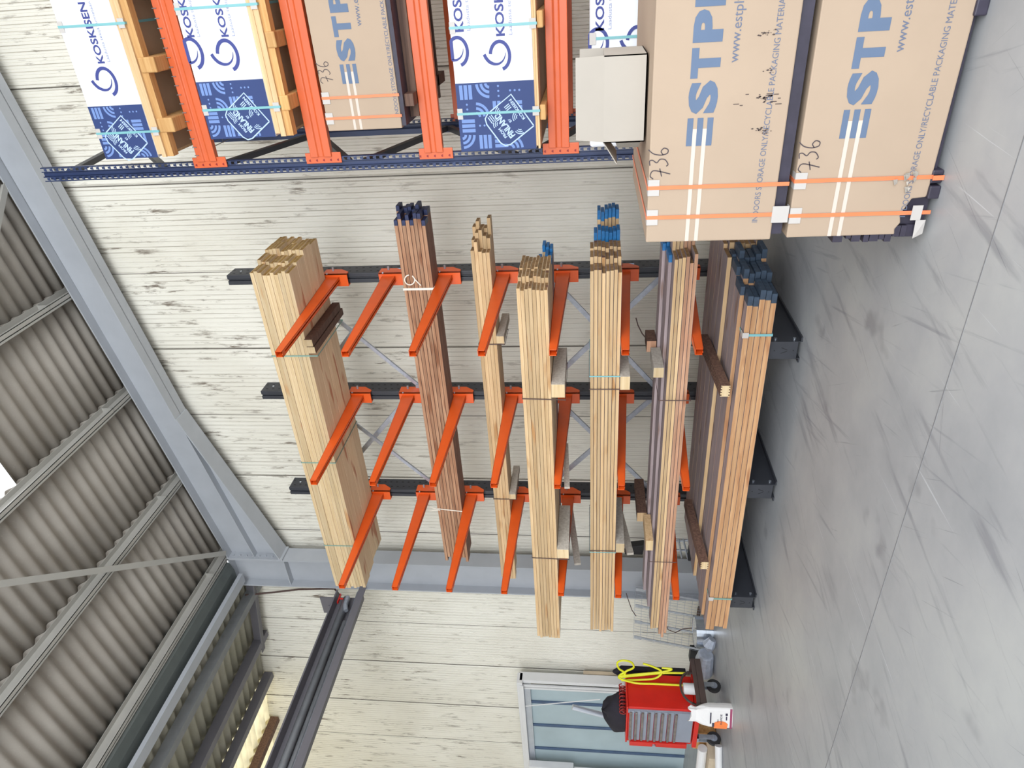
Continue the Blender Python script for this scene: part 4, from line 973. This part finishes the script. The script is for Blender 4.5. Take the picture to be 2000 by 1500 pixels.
p = Print(-.0615); p.text('RAPIDE', -.075, .115, .022, .13, .01, 0, 0); p.text('SES', -.05, .155, .014, .04, .01, 0, 0); p.quad(-.11, -.06, .20, .225, 0); p.quad(-.02, .03, .06, .075, 0); p.quad(.04, .07, .055, .08, 0); p.quad(-.07, .07, .235, .25, 0)
o = p.b.build('bag_print', 'dark_ink', bag, local=True)
p = Print(-.0605); p.poly([(-.128, .06)]+[(-.09+.058*math.cos(math.radians(a)), .13+.085*math.sin(math.radians(a))) for a in range(-70, 111, 15)]+[(-.128, .2)], 0); p.b.build('orange_disc', 'orange_ink', bag, local=True)
p = Print(-.0605); p.quad(-.125, .125, .005, .03, 0); p.b.build('magenta_band', 'magenta', bag, local=True)

# ventilation duct bits on the floor
dg = empty('round_duct', (-7.72, 6.28, 0), 'bright galvanised round duct collar standing on the floor', 'duct')
b = MB(); b.tube([(-7.72, 6.28, .0), (-7.72, 6.28, .22)], .20, 32, 0, False); b.tube([(-7.72, 6.28, .22), (-7.72, 6.28, .02)], .195, 32, 0, True); b.build('collar', 'galv_bright', dg, smooth=False)
b = MB(); b.tube([(-7.72, 6.28, .075), (-7.72, 6.28, .10)], .208, 32, 0, False); b.tube([(-7.72, 6.28, .20), (-7.72, 6.28, .222)], .207, 32, 0, False); b.build('bead', 'galv_bright', dg)
b = MB(); rr = random.Random(7)
b.tube([(-7.76, 5.97, .11), (-7.9, 5.97, .12), (-8.05, 5.94, .12), (-8.12, 5.93, .11)], [.10, .12, .12, .11], 12)
tag(b.build('wrapped_bundle', 'foil', bevel=.02), 'silvery foil wrapped bundle lying on the floor behind the tool chest', 'bundle')
b = MB(); b.tube([(-7.50, 5.99, .05), (-7.58, 5.97, .09), (-7.66, 5.97, .07)], [.05, .08, .05], 9)
tag(b.build('crumpled_foil', 'foil'), 'crumpled clear plastic beside the round duct', 'plastic')
for k, (a, c, rr_, lb) in enumerate((((-8.28, 5.05, .045), (-8.70, 4.75, .045), .045, 'long white plastic pipe on the floor left of the tool chest'), ((-8.55, 4.72, .04), (-8.9, 4.5, .04), .04, 'short white pipe end at the frame edge'),
                                      ((-8.60, 5.2, .19), (-9.1, 5.15, .19), .06, 'fat white pipe lying above the others at the far left'))):
    b = MB(); b.tube([a, c], rr_, 16); tag(b.build('plastic_pipe', 'offwhite', smooth=False), lb, 'pipe', 'white plastic pipes')
b = MB(); b.box(-9.2, -8.58, 5.05, 5.3, .0, .13); tag(b.build('foam_block', 'beige_board', bevel=.01), 'pale block under the fat white pipe', 'block')
b = MB(); b.box(-8.85, -8.52, 5.33, 5.5, .0, .28); tag(b.build('orange_insulation', 'runner', bevel=.02), 'orange brown block beside the white pipes', 'block')
b = MB(); b.tube([(-8.35, 6.9, .03), (-9.0, 6.92, .03), (-9.3, 6.9, .04)], .03, 8); b.box(-9.1, -8.85, 6.85, 6.95, 0, .12)
tag(b.build('black_pipe_fitting', 'black'), 'black pipe with fittings lying along the wall foot', 'pipe')
b = MB(); b.tube([(-8.0, 6.93, .05), (-8.8, 6.98, .05)], .025, 8); tag(b.build('rusty_rod', 'dark_wood'), 'rust brown rod lying along the wall foot', 'rod')

# wire shelf panel leaning at the column
wp = empty('wire_shelf_panel', (-8.0, 6.5, 0), 'galvanised wire shelf panel leaning on the column behind the timber ends', 'wire panel')
def LP(s_, t_): return Vector((-7.45-1.05*s_, 6.80-.05*s_-.18*(1-t_), .02+.96*t_))
b = MB()
for k in range(21): b.tube([LP(k/20, 0), LP(k/20, 1)], .0022, 5)
for k in range(11): b.tube([LP(0, k/10), LP(1, k/10)], .0022, 5)
b.build('wire_grid', 'galv', wp)
for k in range(4):
    s_ = .05+.3*k; b = MB(); b.bar(LP(s_, 0)+Vector((0, -.012, 0)), LP(s_, .90)+Vector((0, -.012, 0)), .035, .01, (0, 1, 0)); b.bar(LP(s_, .88)+Vector((0, -.012, 0)), LP(s_, .99)+Vector((0, -.012, 0)), .06, .006, (0, 1, 0)); b.build('support_channel', 'galv', wp)
b = MB(); q = [(-7.38, 6.6, 1.12), (-7.42, 6.55, 1.10), (-7.6, 6.5, 1.04), (-7.72, 6.5, .98)]; b.tube(q, .006, 6); b.tube([(-7.72, 6.45, .60), (-7.85, 6.4, .55), (-7.88, 6.38, .45), (-7.8, 6.38, .36), (-7.75, 6.36, .24)], .006, 6)
tag(b.build('loose_wire', 'strap_dark'), 'thin dark wire looping from the column to the duct', 'wire')
b = MB(); b.tube([(-2.78, 5.7, 1.19), (-2.85, 5.69, 1.17), (-2.93, 5.68, 1.13), (-3.0, 5.66, 1.07), (-3.04, 5.6, 1.04)], .006, 6)
tag(b.build('loose_wire', 'strap_dark'), 'black wire end curling up from the lowest arm stack', 'wire')
# folded chair behind the lower boards
fc = empty('folding_trestle', (-6.75, 6.85, 0), 'black folded trestle with steel tubes behind the lowest boards near the column', 'trestle')
b = MB(); b.hexa([(-6.72, 6.84, .88), (-6.9, 6.84, .90), (-6.9, 6.95, .90), (-6.72, 6.95, .88), (-6.76, 6.84, 1.10), (-6.9, 6.84, 1.14), (-6.9, 6.95, 1.14), (-6.76, 6.95, 1.10)]); b.box(-6.95, -6.6, 6.8, 6.9, .2, .3); b.build('seat_shell', 'black', fc, bevel=.01)
b = MB()
for dz in (0, .06, .12): b.tube([(-6.55, 6.8, .33+dz), (-6.95, 6.86, .22+dz*1.3)], .012, 8)
b.tube([(-6.85, 6.9, .0), (-6.85, 6.9, .9)], .014, 8); b.tube([(-6.62, 6.9, .0), (-6.75, 6.9, .9)], .014, 8); b.build('tube_frame', 'galv', fc)

# glazed sectional door panel leaning on the wall
gp = empty('door_section_stack', (-10.9, 6.9, 0), 'white framed sectional door panel with pale green panes leaning on the wall', 'door panel')
XA, XB, ZT = -9.85, -12.7, 2.70
b = MB(); b.box(XB, XA, 6.86, 7.06, ZT, ZT+.09); b.box(XB, XA-.05, 6.84, 6.86, ZT-.02, ZT+.05); b.build('top_rail', 'offwhite', gp, bevel=.006)
b = MB(); b.box(XB, XA-.2, 6.90, 7.02, ZT-.12, ZT-.01); b.build('aluminium_rail', 'alu', gp)
b = MB(); b.box(XA-.07, XA, 6.92, 7.08, 0, ZT+.05); b.box(XA-.14, XA-.10, 6.90, 6.93, 0, ZT); b.box(XA-.20, XA-.165, 6.90, 6.93, 0, ZT); b.build('side_frame', 'offwhite', gp, bevel=.004)
b = MB(); b.box(XB, XA-.2, 6.95, 6.99, .0, ZT-.12); b.build('pane', 'door_panel', gp)
for x in (-10.43, -11.07, -11.75):
    b = MB(); b.box(x-.03, x+.03, 6.925, 6.95, 0, ZT-.12); b.build('joint_strip', 'blue_grey_frame', gp, bevel=.008)
b = MB(); b.box(-12.3, -11.95, 6.7, 6.83, 1.9, 2.68); b.box(-12.5, -12.02, 6.68, 6.80, .1, 1.9)
tag(b.build('white_wrapped_panel', 'offwhite', bevel=.01), 'white labelled pack standing in front of the door panel at the frame edge', 'pack')
b = MB(); b.tube([(-10.35, 6.8, 2.66), (-9.95, 6.72, 1.45)], .009, 6)
tag(b.build('thin_rod', 'offwhite'), 'thin white rod standing in front of the pale green panes', 'rod')
b = MB(); b.box(-10.05, -9.86, 7.10, 7.16, 0, 1.72); tag(b.build('beige_board', 'beige_board'), 'narrow beige board standing on the wall beside the door panel', 'board')
